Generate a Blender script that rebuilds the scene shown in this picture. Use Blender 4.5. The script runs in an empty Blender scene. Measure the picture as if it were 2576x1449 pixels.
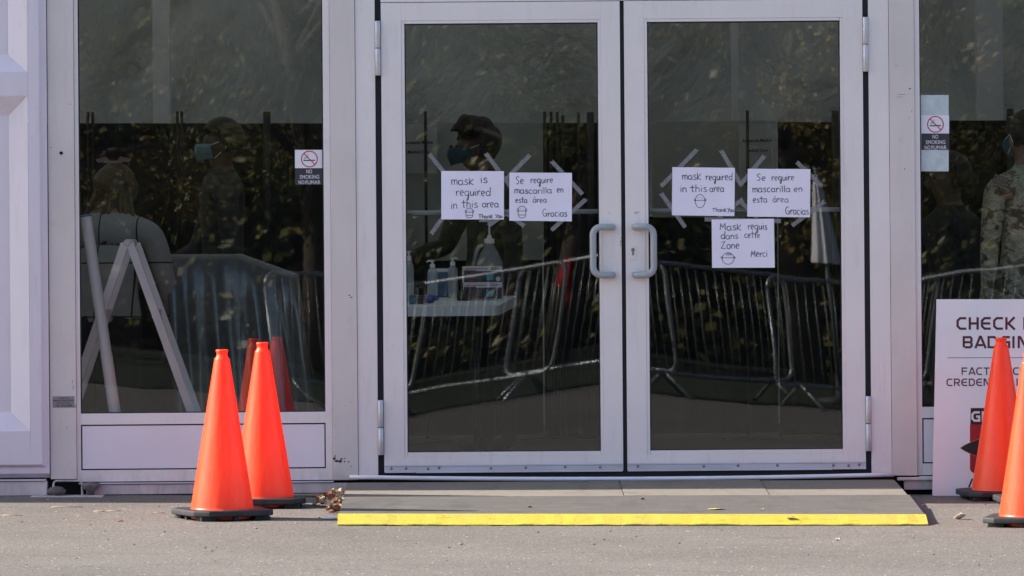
import bpy, bmesh, math, random
from mathutils import Vector, Matrix
random.seed(7)
C = bpy.context.scene
COL = C.collection
R = math.radians
PI = math.pi

# ------------------------------------------------------------------ camera
DIST, PXM, HX, HY, ZC = 30.0, 562.0, 1288.0, 620.0, 1.112   # metres, pixels per metre at the facade, principal point
FPX = DIST * PXM
ROLL = 0.0080
cam = bpy.data.cameras.new('camera')
cam_o = bpy.data.objects.new('camera', cam)
COL.objects.link(cam_o)
cam.sensor_width = 36.0
cam.lens = 36.0 * FPX / 2576.0
cam.shift_y = -(724.5 - HY) / 2576.0
cam.clip_start = 0.5
cam.clip_end = 600
cam_o.location = (0, -DIST, ZC)
cam_o.rotation_euler = (Matrix.Rotation(R(90), 4, 'X') @ Matrix.Rotation(-ROLL, 4, 'Z')).to_euler()
cam.dof.use_dof = True
cam.dof.focus_distance = DIST - 0.2
cam.dof.aperture_fstop = 13
C.camera = cam_o

# ------------------------------------------------------------------ sky and sun
SUN_EL, SUN_BACK = R(33), R(6.5)          # sun stands to the left, a little behind the facade
sun_dir = Vector((-math.cos(SUN_BACK) * math.cos(SUN_EL), math.sin(SUN_BACK) * math.cos(SUN_EL), math.sin(SUN_EL)))
W = bpy.data.worlds.new('World')
C.world = W
W.use_nodes = True
wn = W.node_tree.nodes
sky = wn.new('ShaderNodeTexSky')
sky.sky_type = 'NISHITA'
sky.sun_disc = False
sky.sun_elevation = SUN_EL
sky.sun_rotation = math.atan2(sun_dir.x, sun_dir.y)
sky.air_density = 1.0
sky.dust_density = 1.6
sky.ozone_density = 1.0
W.node_tree.links.new(sky.outputs[0], wn['Background'].inputs[0])
wn['Background'].inputs[1].default_value = 0.115
sun = bpy.data.lights.new('sun', 'SUN')
sun.energy = 5.0
sun.angle = R(0.5)
sun.color = (1.0, 0.93, 0.84)
sun_o = bpy.data.objects.new('sun', sun)
COL.objects.link(sun_o)
sun_o.location = (-8, 3, 9)
sun_o.rotation_euler = sun_dir.to_track_quat('Z', 'Y').to_euler()
C.view_settings.view_transform = 'Standard'
C.view_settings.look = 'None'
C.view_settings.gamma = 1.0
C.view_settings.use_curve_mapping = False
C.view_settings.exposure = 1.22
C.cycles.max_bounces = 10
C.cycles.diffuse_bounces = 5
C.cycles.glossy_bounces = 4
C.cycles.transparent_max_bounces = 16
C.cycles.caustics_reflective = False
C.cycles.caustics_refractive = False
C.cycles.use_denoising = True

# ------------------------------------------------------------------ placing helpers
def fx(xr): return (xr - HX) / PXM                      # facade plane, rectified picture column -> X
def fz(yr): return ZC - (yr - HY) / PXM                 # facade plane, rectified picture row -> Z
cR, sR = math.cos(ROLL), math.sin(ROLL)
def F(x, y, Y=0.0):                                     # point seen at (x, y), on the vertical plane at depth Y
    dx, dy = x - HX, y - HY
    u, w = dx * cR - dy * sR, dx * sR + dy * cR
    k = (DIST + Y) / FPX
    return Vector((u * k, Y, ZC - w * k))
def M(x, y, Y):                                         # same, for something seen mirrored in the facade glass (Y<0)
    p = F(x, y, -Y)
    return Vector((p.x, Y, p.z))
def lerp(a, b, t): return a + (b - a) * t
PROF = [(-400, -0.36), (-60, -0.36), (-31, -0.34), (-12, -0.19), (-5, -0.095), (-2.15, -0.048), (0, 0), (400, 0.0)]
def gz(x, y):
    for (a, za), (b, zb) in zip(PROF, PROF[1:]):
        if a <= y <= b:
            return lerp(za, zb, (y - a) / (b - a)) - 0.0075 * max(-6, min(6, x))
    return 0.0
def on_ground(x, y):                                    # point of the ground seen at (x, y)
    lo, hi = -12.0, 3.0
    for _ in range(40):
        m = (lo + hi) / 2
        p = F(x, y, m)
        if p.z > gz(p.x, m): lo = m
        else: hi = m
    p = F(x, y, lo)
    return Vector((p.x, lo, gz(p.x, lo)))

# ------------------------------------------------------------------ materials
def nodes(name):
    m = bpy.data.materials.new(name)
    m.use_nodes = True
    nt = m.node_tree
    return m, nt, nt.nodes['Principled BSDF']
def ramp(nt, src, stops):
    r = nt.nodes.new('ShaderNodeValToRGB')
    while len(r.color_ramp.elements) < len(stops): r.color_ramp.elements.new(0.5)
    for e, (p, c) in zip(r.color_ramp.elements, stops):
        e.position = p
        e.color = tuple(c) + (1,) if len(c) == 3 else c
    nt.links.new(src, r.inputs[0])
    return r.outputs[0]
def coords(nt, scale=(1, 1, 1), kind='Object'):
    t = nt.nodes.new('ShaderNodeTexCoord')
    mp = nt.nodes.new('ShaderNodeMapping')
    mp.inputs['Scale'].default_value = scale
    nt.links.new(t.outputs[kind], mp.inputs[0])
    return mp.outputs[0]
def noise(nt, vec, scale, detail=4, rough=0.55, dist=0.0):
    n = nt.nodes.new('ShaderNodeTexNoise')
    n.inputs['Scale'].default_value = scale
    n.inputs['Detail'].default_value = detail
    n.inputs['Roughness'].default_value = rough
    n.inputs['Distortion'].default_value = dist
    nt.links.new(vec, n.inputs['Vector'])
    return n.outputs['Fac']
def mixc(nt, fac, a, b, mode='MIX'):
    m = nt.nodes.new('ShaderNodeMix')
    m.data_type = 'RGBA'
    m.blend_type = mode
    for sock, v in ((m.inputs[0], fac), (m.inputs[6], a), (m.inputs[7], b)):
        if isinstance(v, (int, float)): sock.default_value = v
        elif isinstance(v, tuple): sock.default_value = v + (1,) if len(v) == 3 else v
        else: nt.links.new(v, sock)
    return m.outputs[2]
def bump(nt, bs, h, dist, strength=1.0):
    b = nt.nodes.new('ShaderNodeBump')
    b.inputs['Strength'].default_value = strength
    b.inputs['Distance'].default_value = dist
    nt.links.new(h, b.inputs['Height'])
    nt.links.new(b.outputs[0], bs.inputs['Normal'])
def pm(name, col, rough=0.5, metal=0.0, var=0.10, scale=5.0, bmp=0.0, bscale=120.0, spec=0.5, stretch=(1, 1, 1)):
    m, nt, b = nodes(name)
    v = coords(nt, stretch)
    n = noise(nt, v, scale, 5)
    lo = tuple(c * (1 - var) for c in col)
    hi = tuple(min(1, c * (1 + var)) for c in col)
    nt.links.new(ramp(nt, n, [(0.3, lo), (0.7, hi)]), b.inputs['Base Color'])
    b.inputs['Roughness'].default_value = rough
    b.inputs['Metallic'].default_value = metal
    b.inputs['Specular IOR Level'].default_value = spec
    if bmp: bump(nt, b, noise(nt, v, bscale, 3), bmp)
    return m

def paint(name, col, dirt=0.10, scuffs=True, rough=0.42):
    m, nt, b = nodes(name)
    v = coords(nt)
    base = ramp(nt, noise(nt, v, 2.2, 6, 0.6), [(0.3, tuple(c * (1 - dirt) for c in col)), (0.65, col)])
    streak = noise(nt, coords(nt, (1, 1, 0.12)), 26, 4, 0.6)
    base = mixc(nt, ramp(nt, streak, [(0.55, (0, 0, 0)), (0.85, (0.30, 0.30, 0.30))]), base, (0.42, 0.39, 0.36))
    if scuffs:
        sc = noise(nt, coords(nt, (1, 1, 3.0)), 22, 8, 0.75, 0.6)
        base = mixc(nt, ramp(nt, sc, [(0.70, (0, 0, 0)), (0.735, (0.8, 0.8, 0.8))]), base, (0.22, 0.20, 0.19))
    sm = noise(nt, coords(nt, (1, 1, 0.7)), 7, 9, 0.8, 0.4)
    base = mixc(nt, ramp(nt, sm, [(0.60, (0, 0, 0)), (0.78, (0.45, 0.45, 0.45))]), base, (0.36, 0.32, 0.30))
    # grime gathers near the ground
    gsx = nt.nodes.new('ShaderNodeSeparateXYZ')
    nt.links.new(v, gsx.inputs[0])
    low = ramp(nt, gsx.outputs[2], [(0.03, (0.55, 0.55, 0.55)), (0.16, (0, 0, 0))])
    base = mixc(nt, mixc(nt, 1.0, low, ramp(nt, noise(nt, coords(nt, (1, 1, 0.5)), 12, 7, 0.75), [(0.42, (0, 0, 0)), (0.68, (1, 1, 1))]), 'MULTIPLY'), base, (0.27, 0.22, 0.19))
    nt.links.new(base, b.inputs['Base Color'])
    b.inputs['Roughness'].default_value = rough
    bump(nt, b, noise(nt, v, 90, 3), 0.0004)
    return m
mat_frame = paint('white painted aluminium', (0.85, 0.775, 0.775), 0.08, False)
mat_post = paint('scuffed post paint', (0.73, 0.655, 0.635), 0.12, True, 0.5)
mat_panel = pm('infill panel', (0.82, 0.75, 0.81), 0.35, var=0.03, scale=3)
mat_mould = paint('moulded white plastic', (0.76, 0.69, 0.77), 0.06, True, 0.38)
mat_beam = paint('dirty base beam', (0.66, 0.58, 0.60), 0.28, True, 0.55)
mat_gasket = pm('black rubber gasket', (0.010, 0.010, 0.016), 0.6)
mat_black = pm('black rubber', (0.022, 0.023, 0.026), 0.62, var=0.3, scale=30, bmp=0.001, bscale=300)
mat_handle = pm('grey powder coat', (0.36, 0.38, 0.41), 0.42, var=0.06, scale=9)
mat_alu = pm('brushed aluminium', (0.62, 0.62, 0.70), 0.34, 0.35, var=0.12, scale=14, stretch=(0.2, 1, 1))
mat_hinge = pm('hinge metal', (0.55, 0.54, 0.58), 0.40, 0.3, var=0.1, scale=20)
mat_screw = pm('zinc screw', (0.22, 0.22, 0.24), 0.35, 0.8)
mat_brass = pm('worn lock metal', (0.30, 0.26, 0.21), 0.4, 0.7, var=0.3, scale=200)
mat_dark = pm('dark void', (0.006, 0.006, 0.007), 0.9)
mat_chip = pm('bare dark metal', (0.045, 0.040, 0.045), 0.6, var=0.5, scale=300)

def asphalt():
    m, nt, b = nodes('weathered asphalt')
    v = coords(nt)
    big = ramp(nt, noise(nt, v, 0.8, 6, 0.6), [(0.3, (0.138, 0.125, 0.112)), (0.7, (0.184, 0.166, 0.149))])
    gr = ramp(nt, noise(nt, v, 95, 3, 0.7), [(0.30, (0.30, 0.29, 0.30)), (0.5, (0.98, 0.98, 0.98)), (0.70, (1.75, 1.72, 1.66))])
    c = mixc(nt, 1.0, big, gr, 'MULTIPLY')
    vo = nt.nodes.new('ShaderNodeTexVoronoi')
    vo.inputs['Scale'].default_value = 55
    nt.links.new(v, vo.inputs['Vector'])
    sp = nt.nodes.new('ShaderNodeSeparateColor')
    nt.links.new(vo.outputs['Color'], sp.inputs[0])
    spot = ramp(nt, sp.outputs[0], [(0.975, (0, 0, 0)), (0.985, (1, 1, 1))])
    near = ramp(nt, vo.outputs['Distance'], [(0.22, (1, 1, 1)), (0.34, (0, 0, 0))])
    c = mixc(nt, mixc(nt, 1.0, spot, near, 'MULTIPLY'), c, (0.62, 0.60, 0.56))
    spot2 = ramp(nt, sp.outputs[1], [(0.95, (0, 0, 0)), (0.96, (1, 1, 1))])
    c = mixc(nt, mixc(nt, 1.0, spot2, near, 'MULTIPLY'), c, (0.05, 0.045, 0.042))
    st = noise(nt, coords(nt, (0.5, 1, 1)), 2.6, 8, 0.72, 0.8)
    c = mixc(nt, ramp(nt, st, [(0.52, (0, 0, 0)), (0.75, (0.55, 0.55, 0.55))]), c, (0.105, 0.092, 0.08))
    c = mixc(nt, ramp(nt, noise(nt, coords(nt, (0.7, 1, 1)), 1.7, 7, 0.7, 0.5), [(0.60, (0, 0, 0)), (0.80, (0.35, 0.35, 0.35))]), c, (0.30, 0.275, 0.245))
    cr = nt.nodes.new('ShaderNodeTexVoronoi'); cr.feature = 'DISTANCE_TO_EDGE'; cr.inputs['Scale'].default_value = 0.33
    wv = nt.nodes.new('ShaderNodeVectorMath'); wv.operation = 'ADD'
    nz = nt.nodes.new('ShaderNodeTexNoise'); nz.inputs['Scale'].default_value = 3.0; nz.inputs['Detail'].default_value = 6
    nt.links.new(v, nz.inputs['Vector'])
    sc_ = nt.nodes.new('ShaderNodeVectorMath'); sc_.operation = 'SCALE'; sc_.inputs[3].default_value = 0.35
    nt.links.new(nz.outputs['Color'], sc_.inputs[0]); nt.links.new(v, wv.inputs[0]); nt.links.new(sc_.outputs[0], wv.inputs[1])
    nt.links.new(wv.outputs[0], cr.inputs['Vector'])
    c = mixc(nt, ramp(nt, cr.outputs['Distance'], [(0.0, (0.25, 0.25, 0.25)), (0.0025, (0, 0, 0))]), c, (0.045, 0.04, 0.036))
    nt.links.new(c, b.inputs['Base Color'])
    b.inputs['Roughness'].default_value = 0.88
    b.inputs['Specular IOR Level'].default_value = 0.25
    bump(nt, b, noise(nt, v, 110, 4, 0.7), 0.004)
    return m
mat_asphalt = asphalt()

def glass(name, wav_scale=2.5, wav=0.0007, stretch=(1, 1, 0.6), twist=0.0, cx=0.0, cz=1.0, ior=1.50):
    m, nt, b = nodes(name)
    nt.nodes.remove(b)
    out = nt.nodes['Material Output']
    tr = nt.nodes.new('ShaderNodeBsdfTransparent')
    tr.inputs[0].default_value = (0.975, 0.985, 0.98, 1)
    gl = nt.nodes.new('ShaderNodeBsdfGlossy')
    gl.inputs['Roughness'].default_value = 0.0
    gl.inputs[0].default_value = (1, 1, 1, 1)
    fr = nt.nodes.new('ShaderNodeFresnel')
    fr.inputs[0].default_value = ior
    mx = nt.nodes.new('ShaderNodeMixShader')
    v = coords(nt, stretch)
    bp = nt.nodes.new('ShaderNodeBump')
    bp.inputs['Distance'].default_value = wav
    nt.links.new(noise(nt, v, wav_scale, 1.5, 0.4), bp.inputs['Height'])
    # the pane is slightly warped in its frame: its normal leans with the product of x and z
    tc = nt.nodes.new('ShaderNodeTexCoord')
    sx = nt.nodes.new('ShaderNodeSeparateXYZ')
    nt.links.new(tc.outputs['Object'], sx.inputs[0])
    def lin(sock, off, k):
        a_ = nt.nodes.new('ShaderNodeMath'); a_.operation = 'SUBTRACT'; a_.inputs[1].default_value = off
        nt.links.new(sock, a_.inputs[0])
        m_ = nt.nodes.new('ShaderNodeMath'); m_.operation = 'MULTIPLY'; m_.inputs[1].default_value = k
        nt.links.new(a_.outputs[0], m_.inputs[0])
        return m_.outputs[0]
    cb = nt.nodes.new('ShaderNodeCombineXYZ')
    nt.links.new(lin(sx.outputs[2], cz, twist), cb.inputs[0])
    nt.links.new(lin(sx.outputs[0], cx, twist), cb.inputs[2])
    va = nt.nodes.new('ShaderNodeVectorMath'); va.operation = 'ADD'
    nt.links.new(bp.outputs[0], va.inputs[0]); nt.links.new(cb.outputs[0], va.inputs[1])
    vn = nt.nodes.new('ShaderNodeVectorMath'); vn.operation = 'NORMALIZE'
    nt.links.new(va.outputs[0], vn.inputs[0])
    nt.links.new(vn.outputs[0], gl.inputs['Normal'])
    nt.links.new(fr.outputs[0], mx.inputs[0])
    nt.links.new(tr.outputs[0], mx.inputs[1])
    nt.links.new(gl.outputs[0], mx.inputs[2])
    # faint film of dust and smears on the pane
    df = nt.nodes.new('ShaderNodeBsdfDiffuse')
    df.inputs[0].default_value = (0.5, 0.5, 0.48, 1)
    mx2 = nt.nodes.new('ShaderNodeMixShader')
    sm = noise(nt, coords(nt, (1, 1, 1)), 5, 7, 0.7, 1.5)
    nt.links.new(ramp(nt, sm, [(0.35, (0.001, 0.001, 0.001)), (0.8, (0.012, 0.012, 0.012))]), mx2.inputs[0])
    nt.links.new(mx.outputs[0], mx2.inputs[1])
    nt.links.new(df.outputs[0], mx2.inputs[2])
    nt.links.new(mx2.outputs[0], out.inputs[0])
    return m
mat_glass_door = glass('left door glass', 1.5, 0.0005, (1, 1, 0.6), -0.0050, fx(1265), 0.9)
mat_glass_door2 = glass('right door glass', 1.5, 0.0005, (1, 1, 0.6), 0.0032, fx(1870), 0.9)
mat_glass_win = glass('left window glass', 1.8, 0.0009, (1, 1, 0.5), 0.0030, fx(700), 1.0)
mat_glass_win2 = glass('right window glass', 1.8, 0.0006, (1, 1, 0.5), -0.0033, fx(2450), 1.0)

def cone_mat():
    m, nt, b = nodes('fluorescent cone plastic')
    v = coords(nt, (1, 1, 0.06))
    st = noise(nt, v, 60, 4, 0.6)
    col = ramp(nt, st, [(0.35, (1.28, 0.098, 0.022)), (0.7, (1.32, 0.150, 0.034))])
    g = noise(nt, coords(nt), 9, 7, 0.7)
    col = mixc(nt, ramp(nt, g, [(0.62, (0, 0, 0)), (0.8, (0.35, 0.35, 0.35))]), col, (0.85, 0.22, 0.14))
    sx = nt.nodes.new('ShaderNodeSeparateXYZ')
    nt.links.new(coords(nt), sx.inputs[0])
    low = ramp(nt, sx.outputs[2], [(0.05, (0.9, 0.9, 0.9)), (0.32, (0.12, 0.12, 0.12))])
    sc = ramp(nt, noise(nt, coords(nt, (1, 1, 0.5)), 24, 8, 0.8, 0.5), [(0.54, (0, 0, 0)), (0.66, (1, 1, 1))])
    col = mixc(nt, mixc(nt, 1.0, low, sc, 'MULTIPLY'), col, (0.38, 0.075, 0.045))
    nt.links.new(col, b.inputs['Base Color'])
    b.inputs['Roughness'].default_value = 0.40
    b.inputs['Specular IOR Level'].default_value = 0.7
    tl = nt.nodes.new('ShaderNodeBsdfTranslucent')
    tl.inputs[0].default_value = (1.0, 0.006, 0.06, 1)
    mx = nt.nodes.new('ShaderNodeMixShader')
    mx.inputs[0].default_value = 0.42
    nt.links.new(b.outputs[0], mx.inputs[1])
    nt.links.new(tl.outputs[0], mx.inputs[2])
    nt.links.new(mx.outputs[0], nt.nodes['Material Output'].inputs[0])
    bump(nt, b, st, 0.0012)
    return m
mat_cone = cone_mat()
def sheet_mat(name, col, trans, tcol=None, rough=0.6, bmp=None):
    m, nt, b = nodes(name)
    b.inputs['Base Color'].default_value = col + (1,)
    b.inputs['Roughness'].default_value = rough
    tl = nt.nodes.new('ShaderNodeBsdfTranslucent')
    tl.inputs[0].default_value = (tcol or col) + (1,)
    mx = nt.nodes.new('ShaderNodeMixShader')
    mx.inputs[0].default_value = trans
    nt.links.new(b.outputs[0], mx.inputs[1])
    nt.links.new(tl.outputs[0], mx.inputs[2])
    nt.links.new(mx.outputs[0], nt.nodes['Material Output'].inputs[0])
    if bmp:
        bump(nt, b, noise(nt, coords(nt, bmp[2]), bmp[1], 6, 0.6, 0.35), bmp[0])
    return m
mat_paper = pm('white paper', (0.86, 0.81, 0.96), 0.6, var=0.03, scale=12)
mat_ink = pm('black marker ink', (0.02, 0.018, 0.04), 0.5, var=0.3)
def tape_mat():
    m, nt, b = nodes('frosted tape')
    nt.links.new(ramp(nt, noise(nt, coords(nt), 60, 4), [(0.3, (0.26, 0.26, 0.28)), (0.7, (0.36, 0.355, 0.38))]), b.inputs['Base Color'])
    b.inputs['Roughness'].default_value = 0.4
    b.inputs['Alpha'].default_value = 0.50
    return m
mat_tape = tape_mat()

# ------------------------------------------------------------------ mesh helpers
def obj(name, bm, mat, parent=None, smooth=False):
    me = bpy.data.meshes.new(name)
    bmesh.ops.recalc_face_normals(bm, faces=bm.faces)
    bm.to_mesh(me)
    bm.free()
    for mm in (mat if isinstance(mat, (list, tuple)) else [mat]): me.materials.append(mm)
    if smooth:
        for p in me.polygons: p.use_smooth = True
    o = bpy.data.objects.new(name, me)
    COL.objects.link(o)
    if parent is not None: o.parent = parent
    return o
def thing(name, label, cat, loc=(0, 0, 0), rotz=0.0, group=None):
    o = bpy.data.objects.new(name, None)
    COL.objects.link(o)
    o.empty_display_size = 0.1
    o.location = loc
    o.rotation_euler = (0, 0, rotz)
    o['label'] = label
    o['category'] = cat
    o['kind'] = 'thing'
    if group: o['group'] = group
    return o
def tag(o, label, cat, group=None):
    o['label'] = label
    o['category'] = cat
    o['kind'] = 'thing'
    if group: o['group'] = group
    return o
def struct(o):
    o['kind'] = 'structure'
    return o
def put_under(o, t):            # geometry was written in world coordinates: keep it there under a thing with a transform
    o.parent = t
    o.matrix_parent_inverse = (Matrix.Translation(t.location) @ t.rotation_euler.to_matrix().to_4x4()).inverted()
    return o
def box(bm, x0, x1, y0, y1, z0, z1, bev=0.0, mi=0):
    m = Matrix.Translation(((x0 + x1) / 2, (y0 + y1) / 2, (z0 + z1) / 2)) @ Matrix.Diagonal((abs(x1 - x0), abs(y1 - y0), abs(z1 - z0), 1))
    g = bmesh.ops.create_cube(bm, size=1.0, matrix=m)
    vs = g['verts']
    fs = {f for v in vs for f in v.link_faces}
    for f in fs: f.material_index = mi
    if bev:
        es = list({e for v in vs for e in v.link_edges})
        bmesh.ops.bevel(bm, geom=es, offset=bev, segments=2, affect='EDGES', profile=0.7)
def fbox(bm, a, b, c, d, Y0, Y1, bev=0.0015):            # rectified picture columns a..b, rows c..d on the facade
    box(bm, fx(a), fx(b), Y0, Y1, fz(d), fz(c), bev)
def tube(bm, pts, r, n=10, cap=True):
    pts = [Vector(p) for p in pts]
    rs = r if isinstance(r, (list, tuple)) else [r] * len(pts)
    rings = []
    up = None
    for i, p in enumerate(pts):
        a = pts[max(0, i - 1)]
        b = pts[min(len(pts) - 1, i + 1)]
        t = (b - a).normalized()
        if up is None:
            up = Vector((0, 0, 1)) if abs(t.z) < 0.9 else Vector((1, 0, 0))
        s = t.cross(up).normalized()
        up = s.cross(t).normalized()
        rings.append([bm.verts.new(p + (s * math.cos(2 * PI * k / n) + up * math.sin(2 * PI * k / n)) * rs[i]) for k in range(n)])
    for A, B in zip(rings, rings[1:]):
        for k in range(n):
            bm.faces.new((A[k], A[(k + 1) % n], B[(k + 1) % n], B[k]))
    if cap:
        bm.faces.new(rings[0][::-1])
        bm.faces.new(rings[-1])
def lathe(bm, prof, n=24, center=(0, 0, 0), cap=False, mi=0):
    cx, cy, cz = center
    rings = [[bm.verts.new((cx + r * math.cos(2 * PI * k / n), cy + r * math.sin(2 * PI * k / n), cz + z)) for k in range(n)] for r, z in prof]
    for A, B in zip(rings, rings[1:]):
        for k in range(n):
            f = bm.faces.new((A[k], A[(k + 1) % n], B[(k + 1) % n], B[k]))
            f.material_index = mi
    if cap:
        bm.faces.new(rings[0][::-1]).material_index = mi
        bm.faces.new(rings[-1]).material_index = mi
def prism(bm, pts, n, depth):                            # closed outline (list of Vectors), pushed along n
    a = [bm.verts.new(p) for p in pts]
    b = [bm.verts.new(Vector(p) + Vector(n) * depth) for p in pts]
    bm.faces.new(a)
    bm.faces.new(b[::-1])
    k = len(pts)
    for i in range(k):
        bm.faces.new((a[i], b[i], b[(i + 1) % k], a[(i + 1) % k]))
def ribbon(bm, pts, w, place):                           # mitred flat stroke; place(x, y) -> world point
    P = []
    for p in pts:
        if not P or (abs(p[0] - P[-1][0]) + abs(p[1] - P[-1][1])) > 1e-4: P.append(p)
    if len(P) < 2: return
    L, Rr = [], []
    for i, (x, y) in enumerate(P):
        d0 = (P[i][0] - P[i - 1][0], P[i][1] - P[i - 1][1]) if i else None
        d1 = (P[i + 1][0] - x, P[i + 1][1] - y) if i < len(P) - 1 else None
        def nm(d):
            l = math.hypot(*d)
            return (-d[1] / l, d[0] / l)
        if d0 and d1:
            a, b = nm(d0), nm(d1)
            s = (a[0] + b[0], a[1] + b[1])
            l = math.hypot(*s)
            if l < 0.3: n_, k = a, 1
            else:
                n_ = (s[0] / l, s[1] / l)
                k = min(1.7, 1 / max(0.3, n_[0] * a[0] + n_[1] * a[1]))
        else:
            n_, k = nm(d0 or d1), 1
        h = w / 2 * k
        L.append(bm.verts.new(place(x + n_[0] * h, y + n_[1] * h)))
        Rr.append(bm.verts.new(place(x - n_[0] * h, y - n_[1] * h)))
    for i in range(len(P) - 1):
        bm.faces.new((L[i], L[i + 1], Rr[i + 1], Rr[i]))
def arc(cx, cy, rx, ry, a0, a1, n=9):
    return [(cx + rx * math.cos(R(lerp(a0, a1, i / n))), cy + ry * math.sin(R(lerp(a0, a1, i / n)))) for i in range(n + 1)]
def text_mesh(name, body, size_w, cap_h, center, mat, parent, normal_y=-0.0006, bold=0.012):
    cu = bpy.data.curves.new(name, 'FONT')
    cu.body = body
    cu.offset = bold
    cu.resolution_u = 3
    to = bpy.data.objects.new(name, cu)
    COL.objects.link(to)
    dg = bpy.context.evaluated_depsgraph_get()
    me = bpy.data.meshes.new_from_object(to.evaluated_get(dg))
    bpy.data.objects.remove(to)
    xs = [v.co.x for v in me.vertices]
    ys = [v.co.y for v in me.vertices]
    w, h = max(xs) - min(xs), max(ys) - min(ys)
    mx, my = (max(xs) + min(xs)) / 2, (max(ys) + min(ys)) / 2
    for v in me.vertices:
        X, Z = (v.co.x - mx) / w * size_w, (v.co.y - my) / h * cap_h
        v.co = (center[0] + X * cR + Z * sR * 0, center[1] + normal_y, center[2] + Z + X * sR)
    me.materials.clear()
    me.materials.append(mat)
    o = bpy.data.objects.new(name, me)
    COL.objects.link(o)
    if parent is not None: o.parent = parent
    return o

# ================================================================== THE SETTING
def build_ground():
    xs = [-300, -120, -60, -30, -15, -6, -4, -3, -2, -1, 0, 1, 2, 3, 4, 6, 15, 30, 60, 120, 300]
    ys = [-300, -100, -60, -45, -31, -25, -20, -16, -12, -10, -8, -6.5, -5, -4, -3, -2.15, -1.6, -1, -0.5, 0, 3, 12, 40, 300]
    bm = bmesh.new()
    V = [[bm.verts.new((x, y, gz(x, y))) for x in xs] for y in ys]
    for j in range(len(ys) - 1):
        for i in range(len(xs) - 1):
            bm.faces.new((V[j][i], V[j][i + 1], V[j + 1][i + 1], V[j + 1][i]))
    struct(obj('ground', bm, mat_asphalt))
    # grass verge behind the barriers, seen only in the glass
    bm = bmesh.new()
    xs = [-60, -20, -6, -3, -1, 1, 3, 6, 20, 60]
    edge = {-60: -33, -20: -33, -6: -32.6, -3: -33.0, -1: -33.4, 1: -33.0, 3: -32.0, 6: -31.6, 20: -32, 60: -32}
    rows = []
    for t in (0, 0.05, 0.2, 1.0):
        rows.append([bm.verts.new((x, lerp(edge[x], -110, t), gz(x, lerp(edge[x], -110, t)) + 0.012)) for x in xs])
    for A, B in zip(rows, rows[1:]):
        for i in range(len(xs) - 1): bm.faces.new((A[i], A[i + 1], B[i + 1], B[i]))
    g = obj('grass_verge', bm, pm('mown grass', (0.020, 0.028, 0.011), 0.9, var=0.6, scale=2.5, bmp=0.05, bscale=30))
    struct(g)
build_ground()

# inside of the tent
mat_fabric = sheet_mat('white tent fabric', (0.68, 0.71, 0.70), 0.10, rough=0.35, bmp=(0.11, 1.4, (1.0, 1.0, 0.7)))
mat_roof = sheet_mat('tent roof fabric', (0.78, 0.78, 0.76), 0.5, (0.118, 0.128, 0.128))
mat_deck = pm('dark deck floor', (0.010, 0.010, 0.011), 0.6, var=0.2, scale=4)
mat_drape = pm('black drape cloth', (0.010, 0.011, 0.013), 0.9, var=0.3, scale=6)
ROOF_Z = 2.95
def build_tent():
    bm = bmesh.new(); box(bm, -9, 9, 0.06, 13, 0.03, 0.07); struct(obj('floor', bm, mat_deck))
    # roof: low ridge running away from the camera
    bm = bmesh.new()
    P = [(-9, ROOF_Z), (0, ROOF_Z + 1.4), (9, ROOF_Z)]
    for (xa, za), (xb, zb) in zip(P, P[1:]):
        bm.faces.new([bm.verts.new(p) for p in ((xa, 0.0, za), (xb, 0.0, zb), (xb, 13, zb), (xa, 13, za))])
    struct(obj('roof', bm, mat_roof))
    # back wall: wrinkled fabric sheet
    bm = bmesh.new()
    nx, nz = 150, 44
    rnd = random.Random(3)
    folds = [(rnd.uniform(-5, 5), rnd.uniform(0.4, 3.4), rnd.uniform(0.15, 0.5), rnd.uniform(-0.8, 0.8), rnd.uniform(0.05, 0.14)) for _ in range(90)]
    V = []
    for j in range(nz + 1):
        row = []
        for i in range(nx + 1):
            x, z = lerp(-8.9, 8.9, i / nx), lerp(0.07, 4.6, j / nz)
            y = 9.0
            for (a, b, w, s, h) in folds:
                dx = (x - a) - s * (z - b)
                if abs(dx) < w * 3: y += h * math.exp(-(dx / w * 2.2) ** 2) * math.exp(-((z - b) / 0.9) ** 2)
            row.append(bm.verts.new((x, y, z)))
        V.append(row)
    for j in range(nz):
        for i in range(nx): bm.faces.new((V[j][i], V[j][i + 1], V[j + 1][i + 1], V[j + 1][i]))
    struct(obj('wall', bm, mat_fabric, smooth=True))
    for x in (-9, 9):
        bm = bmesh.new(); box(bm, x - 0.02, x + 0.02, 0.0, 13, 0.0, ROOF_Z + 0.0); struct(obj('wall', bm, mat_drape))
    bm = bmesh.new(); box(bm, -9, 9, 12.95, 13.0, 0.0, 4.4); struct(obj('wall', bm, mat_drape))
    # front wall above and beside the glazing: white tent fabric with the eave beam
    bm = bmesh.new()
    box(bm, -9, 9, 0.02, 0.06, fz(-60), ROOF_Z, 0.0)
    box(bm, -9, fx(-60), 0.02, 0.06, 0.02, fz(-60), 0.0)
    box(bm, fx(2900), 9, 0.02, 0.06, 0.02, fz(-60), 0.0)
    struct(obj('wall', bm, mat_frame))
    bm = bmesh.new()
    prism(bm, [Vector((-9, 0.02, ROOF_Z)), Vector((9, 0.02, ROOF_Z)), Vector((0, 0.02, ROOF_Z + 1.4))], (0, 1, 0), 0.04)
    struct(obj('wall', bm, mat_roof))
build_tent()

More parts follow.
